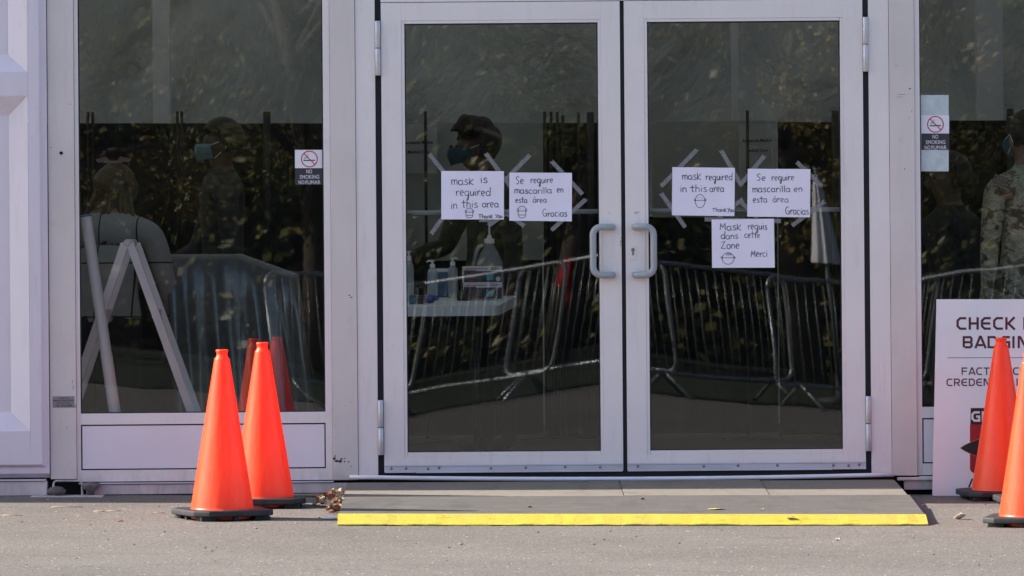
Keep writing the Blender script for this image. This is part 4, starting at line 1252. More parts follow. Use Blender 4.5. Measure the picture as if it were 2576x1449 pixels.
# two stacked mask boxes
def mask_box(label, z, dx, alt):
    p = on_table(1214, 2.40)
    t = thing('mask_box', label, 'box', (p.x + dx, p.y, p.z + z), R(2 + alt * 2), 'stacked boxes of face masks')
    w, d, h = 0.093, 0.055, 0.079
    bm = bmesh.new(); box(bm, -w, w, -d, d, 0, h, 0.001); obj('carton', bm, pm('box white card', (0.86, 0.82, 0.86), 0.5, var=0.04), t)
    def dec(n, a, b, c, e, m):
        bm = bmesh.new(); box(bm, a, b, -d - 0.0008 - c[1], -d - 0.0002, c[0], e, 0); return obj(n, bm, m, t)
    dec('dark_print', -w + 0.001, w - 0.002, (0.002, 0), h * 0.70, pm('box navy print', (0.035, 0.028, 0.06), 0.5))
    dec('red_print', -w + 0.001, -w * 0.35, (h * 0.68, 0.0005), h * 0.76, pm('box red print', (0.30, 0.05, 0.07), 0.5))
    dec('red_print', -w * 0.85, -w * 0.35, (h * 0.10, 0.0005), h * 0.18, pm('box red print', (0.25, 0.04, 0.06), 0.5))
    dec('mask_picture', w * 0.18, w * 0.56, (h * 0.15, 0.0006), h * 0.52, pm('box cyan print', (0.05, 0.36, 0.48), 0.5))
    bm = bmesh.new()
    for k in range(13): box(bm, -w * 0.92 + k * 0.0085, -w * 0.92 + k * 0.0085 + 0.0062, -d - 0.001, -d - 0.0002, h * 0.82, h * 0.87)
    for k in range(4): box(bm, w * 0.40, w * (0.85 - 0.1 * (k % 2)), -d - 0.001, -d - 0.0002, h * (0.79 + 0.04 * k), h * (0.805 + 0.04 * k))
    obj('fine_print', bm, mat_dkgrey, t)
    bm = bmesh.new()
    for k in range(6): box(bm, -w * 0.85, -w * (0.1 + 0.07 * (k % 3)), -d - 0.0016, -d - 0.0009, h * (0.24 + 0.065 * k), h * (0.26 + 0.065 * k))
    obj('fine_print', bm, pm('pale small print', (0.18, 0.15, 0.2), 0.5), t)
    if alt:
        bm = bmesh.new(); lathe(bm, [(0, 0.0), (0.0115, 0.0), (0.0115, 0.001)], 16); bmesh.ops.rotate(bm, verts=bm.verts, matrix=Matrix.Rotation(R(90), 3, 'X')); bmesh.ops.translate(bm, verts=bm.verts, vec=(w * 0.79, -d - 0.0012, h * 0.22)); obj('count_badge', bm, mat_ltxt, t)
mask_box('lower box of face masks with a blue mask printed on it', 0.0, 0, 0)
mask_box('upper box of face masks, on top of the other box', 0.0795, -0.002, 1)
p = on_table(1105, 2.60)
t = thing('wipes_pack', 'blue and white soft pack of wipes behind the pump bottles', 'packet', p)
bm = bmesh.new(); box(bm, -0.055, 0.055, -0.03, 0.03, 0, 0.14, 0.02); obj('packet_body', bm, pm('blue film', (0.06, 0.13, 0.27), 0.35, var=0.5, scale=16), t, True)
bm = bmesh.new(); box(bm, -0.050, 0.050, -0.0325, 0.0325, 0.120, 0.137, 0.006); obj('packet_top', bm, mat_pump, t, True)
p = on_table(1167, 2.28)
t = thing('dark_pouch', 'small black pouch leaning on the mask boxes', 'pouch', p)
bm = bmesh.new(); box(bm, -0.035, 0.03, -0.02, 0.02, 0, 0.05, 0.012); obj('pouch_body', bm, mat_black, t, True)
p = on_table(1078, 2.10)
t = thing('blue_bag', 'crumpled violet-blue packet at the front of the table', 'bag', p, R(5))
bm = bmesh.new(); bmesh.ops.create_icosphere(bm, subdivisions=3, radius=1)
rnd = random.Random(4)
for v in bm.verts: v.co = Vector((v.co.x * 0.048, v.co.y * 0.03, 0.020 + v.co.z * 0.020)) * (1 + 0.0) + Vector((rnd.uniform(-1, 1), rnd.uniform(-1, 1), rnd.uniform(-0.5, 1))) * 0.0022
obj('packet_body', bm, pm('violet blue film', (0.05, 0.04, 0.32), 0.3, var=0.4, scale=30), t)
p = on_table(1045, 2.02)
t = thing('phone_case', 'dark flat case with a blue edge at the left end of the table', 'case', p)
bm = bmesh.new(); box(bm, -0.03, 0.045, -0.02, 0.03, 0, 0.042, 0.008); obj('case_body', bm, pm('case dark', (0.03, 0.035, 0.05), 0.5), t)
bm = bmesh.new(); box(bm, -0.0308, -0.004, -0.0215, -0.0202, 0.004, 0.038, 0); obj('case_front', bm, pm('case blue', (0.03, 0.16, 0.30), 0.5), t)

# ================================================================== INSIDE: A-FRAME, TUBE, DRAPED COUNTER
mat_wplastic = pm('white folding plastic', (0.95, 0.92, 0.96), 0.4, var=0.05)
t = thing('a_frame_sign', 'white folding A-frame sign seen edge-on inside the left window', 'folding sign')
AY = 0.32
ap = F(320, 612, AY)
for sgn, foot in ((-1, F(112, 1196, AY)), (1, F(541, 1196, AY))):
    d = (foot - ap); d.y = 0
    Ld = d.length; d = d.normalized()
    nv = Vector((d.z, 0, -d.x)) * 0.018
    for k, yy in enumerate((AY, AY + 0.50)):
        bm = bmesh.new()
        a = Vector((ap.x + sgn * 0.012, yy, ap.z)); b = Vector((foot.x, yy, 0.072))
        prism(bm, [a + nv, a - nv, b - nv, b + nv], (0, 1, 0), 0.045)
        bmesh.ops.bevel(bm, geom=list(bm.edges), offset=0.003, segments=2, affect='EDGES')
        obj('leg', bm, mat_wplastic, t)
    for fr in (0.30, 0.92):
        bm = bmesh.new()
        c_ = Vector((ap.x, 0, ap.z)).lerp(Vector((foot.x, 0, 0.072)), fr)
        box(bm, c_.x - 0.010, c_.x + 0.010, AY + 0.045, AY + 0.50, c_.z - 0.02, c_.z + 0.02, 0.003); obj('cross_bar', bm, mat_wplastic, t)
bm = bmesh.new()
tube(bm, [(ap.x, AY - 0.004, ap.z + 0.002), (ap.x, AY + 0.55, ap.z + 0.002)], 0.017, 14)
obj('hinge_rod', bm, mat_wplastic, t, True)
t = thing('white_tube', 'long white plastic tube leaning inside the left window beside the A-frame sign', 'tube')
a, b = F(216, 541, 0.12), F(314, 1195, 0.20)
b.z = 0.072
bm = bmesh.new(); tube(bm, [a, a.lerp(b, 0.86)], 0.0255, 20, False); obj('pipe', bm, mat_wplastic, t, True)
bm = bmesh.new(); tube(bm, [a.lerp(b, 0.52), b], 0.0268, 20, False); obj('pipe_sleeve', bm, mat_wplastic, t, True)
bm = bmesh.new()
d = (a - b).normalized()
tube(bm, [a - d * 0.006, a + d * 0.001], 0.0262, 20, True); obj('end_cap', bm, pm('blue end cap', (0.08, 0.20, 0.36), 0.5), t)

mat_vinyl = pm('grey shiny vinyl cover', (0.10, 0.11, 0.11), 0.22, var=0.2, scale=3, spec=0.8)
def draped_counter():
    t = thing('covered_counter', 'counter under a shiny grey vinyl cover inside the left window', 'counter')
    Yc = 1.3
    a, b = F(418, 640, Yc), F(742, 640, Yc)
    bm = bmesh.new()
    n = 90
    rows = []
    for j, zz in enumerate((1, 0.97, 0.8, 0.55, 0.3, 0.0)):
        r_ = []
        for i in range(n + 1):
            x = lerp(a.x, b.x, i / n)
            tt = i / n
            top = a.z - 0.10 * max(0, tt - 0.55) * 2.2
            fold = (1 - zz) * (0.05 * math.sin(x * 31 + 2 * zz) + 0.03 * math.sin(x * 67 + 1))
            flare = (1 - zz) * 0.10
            z = 0.08 + (top - 0.08) * zz
            r_.append(bm.verts.new((x + (tt - 0.5) * 0.05 * (1 - zz) + 0.18 * (1 - zz) * 0.4, Yc - flare - fold * 0.8 + (0.03 if j == 0 else 0), z)))
        rows.append(r_)
    back = [bm.verts.new((v.co.x, Yc + 0.6, v.co.z)) for v in rows[0]]
    rows.insert(0, back)
    for A, B in zip(rows, rows[1:]):
        for i in range(n): bm.faces.new((A[i], A[i + 1], B[i + 1], B[i]))
    for s in (0, n):
        col = [r_[s] for r_ in rows]
        bm.faces.new(col + [bm.verts.new((col[-1].co.x, Yc + 0.6, 0.08))])
    obj('vinyl_cover', bm, mat_vinyl, t, True)
    bm = bmesh.new(); box(bm, a.x + 0.06, b.x - 0.06, Yc + 0.06, Yc + 0.54, 0.075, a.z - 0.22, 0.01); obj('counter_core', bm, mat_dark, t)
draped_counter()

# ================================================================== PEOPLE
def skin_body(name, verts, edges, mats, assign, parent, sub=2):
    names = list(verts)
    me = bpy.data.meshes.new(name)
    me.from_pydata([verts[k][0] for k in names], [(names.index(a), names.index(b)) for a, b in edges], [])
    o = bpy.data.objects.new(name, me)
    COL.objects.link(o)
    md = o.modifiers.new('Skin', 'SKIN')
    md.use_smooth_shade = True
    for i, k in enumerate(names):
        r_ = verts[k][1]
        me.skin_vertices[0].data[i].radius = r_ if isinstance(r_, tuple) else (r_, r_)
        me.skin_vertices[0].data[i].use_root = (k == 'pelvis')
    sb_ = o.modifiers.new('Subdivision', 'SUBSURF')
    sb_.levels = sb_.render_levels = sub
    dg = bpy.context.evaluated_depsgraph_get()
    new = bpy.data.meshes.new_from_object(o.evaluated_get(dg))
    bpy.data.objects.remove(o)
    bpy.data.meshes.remove(me)
    new.materials.clear()
    for m in mats: new.materials.append(m)
    for p in new.polygons:
        p.use_smooth = True
        p.material_index = assign(p.center)
    out = bpy.data.objects.new(name, new)
    COL.objects.link(out)
    out.parent = parent
    return out
def hand(V, E, wrist, wpos, d, side, tag_, curl=0.5, s=1.0):
    d = Vector(d).normalized()
    sd = Vector((side, 0, 0)) if abs(d.x) < 0.8 else Vector((0, side, 0))
    pal = wpos + d * 0.045 * s
    V['palm' + tag_] = (pal, (0.030 * s, 0.018 * s))
    E.append((wrist, 'palm' + tag_))
    fw = Vector((0, -1, 0))
    for k in range(4):
        off = sd.cross(d).normalized() * 0.0
        across = fw * (0.030 - 0.020 * k) * s
        L = (0.072, 0.080, 0.074, 0.058)[k] * s
        p1 = pal + d * 0.036 * s + across
        p2 = p1 + d * L * 0.5 + sd * (-0.006 * curl)
        p3 = p2 + d * L * 0.45 + sd * (-0.020 * curl)
        for nm_, p, r_ in (('a', p1, 0.0095), ('b', p2, 0.0085), ('c', p3, 0.007)):
            V[f'f{k}{nm_}{tag_}'] = (p, r_ * s)
        E += [('palm' + tag_, f'f{k}a{tag_}'), (f'f{k}a{tag_}', f'f{k}b{tag_}'), (f'f{k}b{tag_}', f'f{k}c{tag_}')]
    t1 = pal + fw * 0.035 * s + d * 0.004
    t2 = t1 + (d * 0.7 + fw * 0.5).normalized() * 0.034 * s
    V['ta' + tag_] = (t1, 0.012 * s); V['tb' + tag_] = (t2, 0.009 * s)
    E += [('palm' + tag_, 'ta' + tag_), ('ta' + tag_, 'tb' + tag_)]
def person(label, X, Y, H, face_deg, pose, mats, assign, hair_mat, hair_fn, grp=None, build=1.0):
    """H standing height; local frame: person faces +y_local, right is +x; turned by face_deg about Z"""
    t = thing('person', label, 'person', (X, Y, 0.07), R(face_deg), grp)
    h = H
    b = build
    V = {}
    lean = pose.get('lean', 0.0)       # forward lean of the trunk in radians
    hip = Vector((0, 0, h * 0.52 - pose.get('drop', 0)))
    def up(d, f=0.0): return hip + Vector((0, math.sin(lean) * d + f, math.cos(lean) * d))
    V['pelvis'] = (hip, (0.150 * b, 0.115 * b))
    V['waist'] = (up(0.14), (0.132 * b, 0.100 * b))
    V['chest'] = (up(0.33), (0.165 * b, 0.115 * b))
    V['collar'] = (up(0.44), (0.120 * b, 0.085 * b))
    V['neck'] = (up(0.52), 0.056)
    nod = pose.get('nod', 0.0)
    hc = up(0.52) + Vector((0, math.sin(lean + nod) * 0.12, math.cos(lean + nod) * 0.12))
    V['jaw'] = (up(0.52) + (hc - up(0.52)) * 0.45 + Vector((0, 0.018, 0)), (0.062, 0.075))
    V['head'] = (hc + Vector((0, 0.012, 0)), (0.078, 0.096))
    V['crown'] = (hc + Vector((0, 0.0, 0.062)), (0.064, 0.080))
    E = [('pelvis', 'waist'), ('waist', 'chest'), ('chest', 'collar'), ('collar', 'neck'), ('neck', 'jaw'), ('jaw', 'head'), ('head', 'crown')]
    for s, n_ in ((-1, 'l'), (1, 'r')):
        sh = up(0.42) + Vector((s * 0.175 * b, 0, -0.01))
        el = sh + Vector(pose.get('el' + n_, (s * 0.05, -0.02, -0.29)))
        wr = el + Vector(pose.get('wr' + n_, (s * 0.01, 0.05, -0.25)))
        V['sh' + n_] = (sh, (0.066 * b, 0.062 * b))
        V['mid' + n_] = (sh.lerp(el, 0.5), 0.054 * b)
        V['el' + n_] = (el, 0.045 * b)
        V['fore' + n_] = (el.lerp(wr, 0.45), 0.042 * b)
        V['wr' + n_] = (wr, 0.028)
        E += [('collar', 'sh' + n_), ('sh' + n_, 'mid' + n_), ('mid' + n_, 'el' + n_), ('el' + n_, 'fore' + n_), ('fore' + n_, 'wr' + n_)]
        hand(V, E, 'wr' + n_, wr, wr - el, s, n_)
        hp = hip + Vector((s * 0.095 * b, 0, -0.06))
        if pose.get('sit'):
            kn = hp + Vector((s * 0.03, 0.42, -0.02)); an = kn + Vector((0, 0.02, -(kn.z) + 0.08))
        else:
            kn = Vector((s * 0.11, 0.02, h * 0.285)); an = Vector((s * 0.115, -0.02, 0.085))
        V['hp' + n_] = (hp, 0.088 * b); V['kn' + n_] = (kn, 0.060 * b); V['an' + n_] = (an, 0.040); V['toe' + n_] = (an + Vector((0, 0.15, -0.045)), (0.040, 0.030))
        E += [('pelvis', 'hp' + n_), ('hp' + n_, 'kn' + n_), ('kn' + n_, 'an' + n_), ('an' + n_, 'toe' + n_)]
    info = {k: v[0] for k, v in V.items()}
    body = skin_body('body', V, E, mats, lambda c: assign(c, info), t)
    # face: nose, ears, eyes
    bm = bmesh.new()
    hp_ = info['head']
    for s in (-1, 1):
        bmesh.ops.create_uvsphere(bm, u_segments=8, v_segments=6, radius=1, matrix=Matrix.Translation(hp_ + Vector((s * 0.080, -0.008, -0.012))) @ Matrix.Diagonal((0.010, 0.018, 0.030, 1)))
    obj('ears', bm, mats[0], t, True)
    bm = bmesh.new()
    bmesh.ops.create_uvsphere(bm, u_segments=8, v_segments=6, radius=1, matrix=Matrix.Translation(hp_ + Vector((0, 0.104, -0.018))) @ Matrix.Diagonal((0.012, 0.018, 0.024, 1)))
    obj('nose', bm, mats[0], t, True)
    for s in (-1, 1):
        bm = bmesh.new()
        bmesh.ops.create_uvsphere(bm, u_segments=8, v_segments=6, radius=0.010, matrix=Matrix.Translation(hp_ + Vector((s * 0.030, 0.094, 0.008))))
        obj('eye', bm, mat_signblack, t, True)
    hair_fn(t, info, hair_mat)
    return t, info
def hair_cap(t, info, m, grow=0.012, curl=0.0, seed=1, back=0.0, name='hair'):
    bm = bmesh.new()
    c = info['head'] + Vector((0, -0.014, 0.028))
    bmesh.ops.create_icosphere(bm, subdivisions=4, radius=1)
    rnd = random.Random(seed)
    bl = [(Vector((rnd.gauss(0, 1), rnd.gauss(0, 1), rnd.gauss(0, 1))).normalized(), rnd.uniform(0.3, 1)) for _ in range(70)]
    dead = []
    for v in bm.verts:
        d = v.co.normalized()
        if d.y > 0.25 and d.z < 0.38 or d.z < -0.62: dead.append(v)
        k = 1.0
        for bd, a in bl:
            q = d.dot(bd)
            if q > 0.93: k += curl * a * (q - 0.93) / 0.07
        v.co = c + Vector((d.x * (0.086 + grow), d.y * ((0.106 + grow) if d.y < 0 else (0.099 + grow * 0.3)), d.z * (0.104 + grow))) * k
    bmesh.ops.delete(bm, geom=dead, context='VERTS')
    bmesh.ops.solidify(bm, geom=bm.faces, thickness=0.006)
    return obj(name, bm, m, t, curl == 0)
def mask(t, info, colr=(0.16, 0.42, 0.52)):
    hp_ = info['head']
    bm = bmesh.new()
    rows = []
    for j in range(6):
        v_ = j / 5
        z = lerp(0.005, -0.085, v_)
        r_ = []
        for i in range(11):
            a = R(lerp(-68, 68, i / 10))
            rr = 0.108 + 0.012 * math.sin(PI * v_) + 0.002 * (j % 2)
            r_.append(bm.verts.new(hp_ + Vector((math.sin(a) * (rr - 0.022), math.cos(a) * rr + 0.006 - 0.01 * v_, z * (1 - 0.25 * abs(math.sin(a)))))))
        rows.append(r_)
    for A, B in zip(rows, rows[1:]):
        for i in range(10): bm.faces.new((A[i], A[i + 1], B[i + 1], B[i]))
    bmesh.ops.solidify(bm, geom=bm.faces, thickness=0.002)
    obj('face_mask', bm, pm('mask blue', colr, 0.6, var=0.1), t)
    bm = bmesh.new()
    for s in (-1, 1):
        tube(bm, [hp_ + Vector((s * 0.080, 0.045, 0.0)), hp_ + Vector((s * 0.088, -0.005, 0.018)), hp_ + Vector((s * 0.086, -0.026, -0.012)), hp_ + Vector((s * 0.076, 0.030, -0.065))], 0.0018, 5)
    obj('mask_loops', bm, mat_pump, t)
skin_dark = pm('brown skin', (0.10, 0.055, 0.035), 0.5)
skin_mid = pm('tan skin', (0.22, 0.12, 0.085), 0.5)
cl_black = pm('black clothing', (0.012, 0.012, 0.013), 0.85, var=0.3)
cl_char = pm('charcoal shirt', (0.035, 0.035, 0.036), 0.85, var=0.3)
cl_olive = pm('olive jacket', (0.022, 0.024, 0.012), 0.8, var=0.4)
hair_bk = pm('black hair', (0.010, 0.008, 0.007), 0.6, var=0.3, scale=40)
hair_lt = pm('light brown hair', (0.055, 0.036, 0.014), 0.5, var=0.5, scale=14, stretch=(6, 6, 0.5))
glove_blue = pm('blue glove', (0.12, 0.38, 0.45), 0.5)
def zone(c, info, top=1):
    if c.z > info['neck'].z - 0.0: return 0
    for n_ in ('l', 'r'):
        if (c - info['palm' + n_]).length < 0.13 and (c - info['el' + n_]).length > 0.20: return 3
    if c.z < info['pelvis'].z - 0.02: return 2
    return top
# windowpane blouse
def pane_mat():
    m, nt, b = nodes('pale blouse with black windowpane lines')
    tc = nt.nodes.new('ShaderNodeTexCoord')
    sp = nt.nodes.new('ShaderNodeSeparateXYZ')
    nt.links.new(tc.outputs['Object'], sp.inputs[0])
    def line(sock, period, w, off):
        a = nt.nodes.new('ShaderNodeMath'); a.operation = 'ADD'; a.inputs[1].default_value = off
        nt.links.new(sock, a.inputs[0])
        p = nt.nodes.new('ShaderNodeMath'); p.operation = 'PINGPONG'; p.inputs[1].default_value = period
        nt.links.new(a.outputs[0], p.inputs[0])
        l = nt.nodes.new('ShaderNodeMath'); l.operation = 'LESS_THAN'; l.inputs[1].default_value = w
        nt.links.new(p.outputs[0], l.inputs[0])
        return l.outputs[0]
    mx = nt.nodes.new('ShaderNodeMath'); mx.operation = 'MAXIMUM'
    nt.links.new(line(sp.outputs[0], 0.085, 0.0035, 0.03), mx.inputs[0])
    nt.links.new(line(sp.outputs[2], 0.125, 0.0035, 0.02), mx.inputs[1])
    nt.links.new(mixc(nt, mx.outputs[0], (0.31, 0.32, 0.31), (0.01, 0.01, 0.012)), b.inputs['Base Color'])
    b.inputs['Roughness'].default_value = 0.8
    return m
# 1: woman bending, seen from behind
def long_hair(t, info, m):
    hair_cap(t, info, m, 0.014, 0.05, 3)
    bm = bmesh.new()
    h0 = info['head']
    rnd = random.Random(8)
    for k in range(70):
        a = rnd.uniform(-1, 1)
        L = rnd.uniform(0.30, 0.46)
        p0 = h0 + Vector((a * 0.075, -0.085 + abs(a) * 0.03, rnd.uniform(-0.03, 0.06)))
        p1 = p0 + Vector((a * 0.045, -0.115, -L * 0.40))
        p2 = p1 + Vector((a * 0.03 + rnd.uniform(-0.02, 0.02), -0.085, -L * 0.60))
        tube(bm, [p0, p1, p2], [0.014, 0.013, 0.003], 5)
    obj('long_hair', bm, m, t, True)
    bm = bmesh.new()
    c = h0 + Vector((0, -0.05, 0.145))
    for s in (-1, 1):
        prism(bm, [c + Vector((0, 0, -0.012)), c + Vector((s * 0.035, -0.006, 0.030)), c + Vector((s * 0.085, 0, 0.018)), c + Vector((s * 0.075, 0, 0.002)), c + Vector((0, 0, 0.010))], (0, -1, 0), 0.008)
        prism(bm, [c + Vector((0, 0, 0.0)), c + Vector((s * 0.018, 0, -0.055)), c + Vector((s * 0.036, 0, -0.050)), c + Vector((s * 0.016, 0, 0.004))], (0, -1, 0), 0.006)
    obj('hair_bow', bm, pm('mauve ribbon', (0.30, 0.20, 0.22), 0.7), t)
p = F(262, 900, 1.15)
t1, i1 = person('person with long light hair and a bow, in a pale black-lined blouse, seen from behind', p.x, 1.15, 1.62, -8,
       {'lean': 0.42, 'drop': 0.10, 'elr': (0.075, 0.03, -0.26), 'wrr': (-0.03, 0.10, -0.20), 'ell': (-0.06, 0.05, -0.26), 'wrl': (0.02, 0.14, -0.20), 'nod': 0.35},
       [skin_mid, pane_mat(), cl_black, glove_blue], zone, hair_lt, long_hair, None, 1.12)
# 2: tall man in profile with a blue mask
p = F(562, 900, 2.4)
t2, i2 = person('dark-clothed person facing left in a light blue mask, standing inside the left window', p.x, 2.4, 1.74, 98,
       {'elr': (0.03, 0.10, -0.27), 'wrr': (-0.02, 0.20, -0.12)}, [skin_dark, cl_char, cl_black, skin_dark], zone, hair_bk, lambda t, i, m: hair_cap(t, i, m, 0.006), None, 1.05)
mask(t2, i2, (0.24, 0.52, 0.60))
# 3: curly-haired masked person behind the left door
p = F(1246, 900, 1.55 + 1.3)
t3, i3 = person('curly-haired person in dark clothes and blue mask looking down behind the table', p.x, 2.95, 1.74, 118,
       {'lean': 0.10, 'nod': 0.45, 'elr': (0.05, 0.10, -0.27), 'wrr': (-0.04, 0.22, -0.05)}, [skin_dark, cl_olive, cl_black, skin_dark], zone, hair_bk,
       lambda t, i, m: hair_cap(t, i, m, 0.028, 0.10, 9), None, 1.12)
mask(t3, i3, (0.04, 0.12, 0.16))
# 4: soldier at the right edge
def camo():
    m, nt, b = nodes('camouflage cloth')
    v = coords(nt, (1, 1, 1.5))
    n1 = noise(nt, v, 13, 5, 0.6, 0.8)
    c = ramp(nt, n1, [(0.0, (0.10, 0.082, 0.055)), (0.42, (0.18, 0.16, 0.105)), (0.48, (0.46, 0.42, 0.31)), (0.56, (0.30, 0.30, 0.21)), (0.66, (0.10, 0.07, 0.05))])
    for e in nt.nodes:
        if e.type == 'VALTORGB': e.color_ramp.interpolation = 'CONSTANT'
    nt.links.new(c, b.inputs['Base Color'])
    b.inputs['Roughness'].default_value = 0.85
    bump(nt, b, noise(nt, v, 14, 3, 0.5, 1.0), 0.012)
    return m
mat_camo = camo()
p = F(2594, 900, 0.55)
t4, i4 = person('soldier in camouflage uniform seen from behind at the right edge', p.x, 0.55, 1.685, 26,
       {'ell': (-0.035, 0.00, -0.30), 'wrl': (0.02, 0.03, -0.27), 'lean': 0.03}, [skin_mid, mat_camo, mat_camo, skin_mid], zone, hair_bk,
       lambda t, i, m: hair_cap(t, i, m, 0.003), None, 1.0)
mask(t4, i4)
bm = bmesh.new()
ang = R(-24)
c_ = F(2521, 456, 0.355)
def pp(u, v, l):
    a, b_ = u * math.cos(ang) - v * math.sin(ang), u * math.sin(ang) + v * math.cos(ang)
    return Vector((c_.x + a, c_.y - l, c_.z + b_))
prism(bm, [pp(-0.042, -0.020, 0), pp(0.042, -0.020, 0), pp(0.042, 0.020, 0), pp(-0.042, 0.020, 0)], (0, 1, 0), 0.012)
put_under(obj('shoulder_patch', bm, pm('tan patch', (0.30, 0.25, 0.18), 0.8), t4), t4)
bm = bmesh.new()
WL = {'S': [[(.9, .95), (.15, .95), (.1, .55), (.85, .45), (.85, .05), (.1, .05)]], 'W': [[(0, 1), (.25, 0), (.5, .8), (.75, 0), (1, 1)]], 'M': [[(.05, 0), (.1, 1), (.5, .3), (.9, 1), (.95, 0)]]}
x = -0.036
for ch in 'SWMS':
    for st in WL[ch]: ribbon(bm, [(x + a * 0.015, -0.013 + b_ * 0.026) for a, b_ in st], 0.0035, lambda a, b_: pp(a, b_, 0.0012))
    x += 0.0192
for st in [[(-0.040, -0.018), (0.040, -0.018), (0.040, 0.018), (-0.040, 0.018), (-0.040, -0.018)]]: ribbon(bm, st, 0.003, lambda a, b_: pp(a, b_, 0.0010))
put_under(obj('patch_lettering', bm, mat_signblack, t4), t4)
# 5: dark seated figure between
p = F(2405, 900, 2.6)
t5, i5 = person('black-clad person with dark hair, a dim shape inside the right window', p.x, 2.6, 1.36, 118,
       {'lean': 0.05}, [skin_dark, cl_black, cl_black, skin_dark], zone, hair_bk, lambda t, i, m: hair_cap(t, i, m, 0.014), None, 1.05)

# ================================================================== BEHIND THE CAMERA, SEEN IN THE GLASS
mat_galv = pm('galvanised steel', (0.27, 0.285, 0.29), 0.36, 0.55, var=0.15, scale=6)
def barrier_proto():
    L, H = 1.9, 1.22
    parts = []
    bm = bmesh.new()
    pts = []
    r_ = 0.12
    for cx, cz, a0 in ((-L / 2 + r_, H - r_, 180), (L / 2 - r_, H - r_, 90), (L / 2 - r_, 0.22 + r_, 0), (-L / 2 + r_, 0.22 + r_, -90)):
        for k in range(6):
            a = R(a0 - 18 * k)
            pts.append((cx + r_ * math.cos(a), 0, cz + r_ * math.sin(a)))
    pts.append(pts[0])
    tube(bm, pts, 0.022, 8)
    parts.append(obj('frame', bm, mat_galv, None, True))
    bm = bmesh.new(); tube(bm, [(0, 0, 0.22), (0, 0, H)], 0.0045, 6)
    b0 = obj('bar', bm, mat_galv, None, True)
    n = 18
    for k in range(n):
        o = b0 if k == 0 else b0.copy()
        if k: COL.objects.link(o)
        o.location = (lerp(-L / 2 + 0.12, L / 2 - 0.12, k / (n - 1)), 0, 0)
        parts.append(o)
    for s in (-1, 1):
        bm = bmesh.new()
        x = s * L * 0.36
        tube(bm, [(x, -0.34, 0.015), (x, -0.05, 0.20), (x, 0, 0.23), (x, 0.05, 0.20), (x, 0.34, 0.015)], 0.019, 7)
        parts.append(obj('foot', bm, mat_galv, None, True))
    return parts
bp_ = barrier_proto()
first = True
brs = [(-1.55, -32.2, -40), (-0.35, -32.5, 30), (0.75, -32.9, 42), (1.85, -32.6, -40), (3.15, -31.6, -30), (4.55, -31.2, 26), (6.1, -31.3, -14)]
nm = ['seen at the right side of the left window', 'seen under the table in the left door', 'seen at the handle side of the left door', 'seen at the handle side of the right door', 'seen beside the umbrella in the right door', 'seen low in the right window before the soldier', 'at the far right end of the row']
for (x, y, a), w_ in zip(brs, nm):
    t = thing('crowd_barrier', 'steel crowd barrier mirrored in the glass, ' + w_, 'barrier', (x, y, gz(x, y)), R(a), 'steel crowd barriers mirrored in the glass')
    for o in bp_:
        c = o if first else o.copy()
        if not first: COL.objects.link(c)
        c.parent = t
    first = False
# closed white umbrella
ux = M(2086, 620, -34).x
t = thing('patio_umbrella', 'closed white patio umbrella mirrored at the hinge side of the right door', 'umbrella', (ux, -34, gz(ux, -34)))
bm = bmesh.new()
nn = 40
prof = [(0.01, 2.26), (0.035, 2.14), (0.07, 1.85), (0.10, 1.55), (0.12, 1.38)]
rings = []
for r_, z in prof:
    rings.append([bm.verts.new((r_ * (1 + 0.22 * math.cos(8 * 2 * PI * k / nn)) * math.cos(2 * PI * k / nn), r_ * (1 + 0.22 * math.cos(8 * 2 * PI * k / nn)) * math.sin(2 * PI * k / nn), z - gz(ux, -34) * 0)) for k in range(nn)])
for A, B in zip(rings, rings[1:]):
    for k in range(nn): bm.faces.new((A[k], B[k], B[(k + 1) % nn], A[(k + 1) % nn]))
obj('canopy', bm, pm('white canvas', (0.75, 0.75, 0.78), 0.7), t, True)
bm = bmesh.new(); tube(bm, [(0, 0, 0.03), (0, 0, 2.30)], 0.019, 10); obj('pole', bm, mat_galv, t, True)
bm = bmesh.new(); lathe(bm, [(0, 0), (0.25, 0), (0.25, 0.05), (0.04, 0.09), (0.03, 0.3)], 20); obj('base', bm, mat_black, t, True)
# red jacket over a barrier
t = thing('red_jacket', 'red jacket hung over a barrier, mirrored in the left door', 'jacket', (0.48, -33.14, gz(0.48, -33.1)), R(42))
bm = bmesh.new()
rnd = random.Random(2)
cols = []
for i in range(13):
    x = lerp(-0.07, 0.07, i / 12)
    w_ = 0.02 * math.sin(i * 1.9)
    cols.append([bm.verts.new(p_) for p_ in ((x * 1.2, 0.06 + w_, 1.0 + rnd.uniform(-.03, .03)), (x, 0.035, 1.18), (x, 0.0, 1.256), (x, -0.035, 1.18), (x * 1.3, -0.07 - w_, 0.80 + rnd.uniform(-.05, .05)))])
for A, B in zip(cols, cols[1:]):
    for k in range(4): bm.faces.new((A[k], A[k + 1], B[k + 1], B[k]))
bmesh.ops.solidify(bm, geom=bm.faces, thickness=0.01)
obj('jacket_cloth', bm, pm('red cloth', (0.50, 0.015, 0.02), 0.7), t, True)

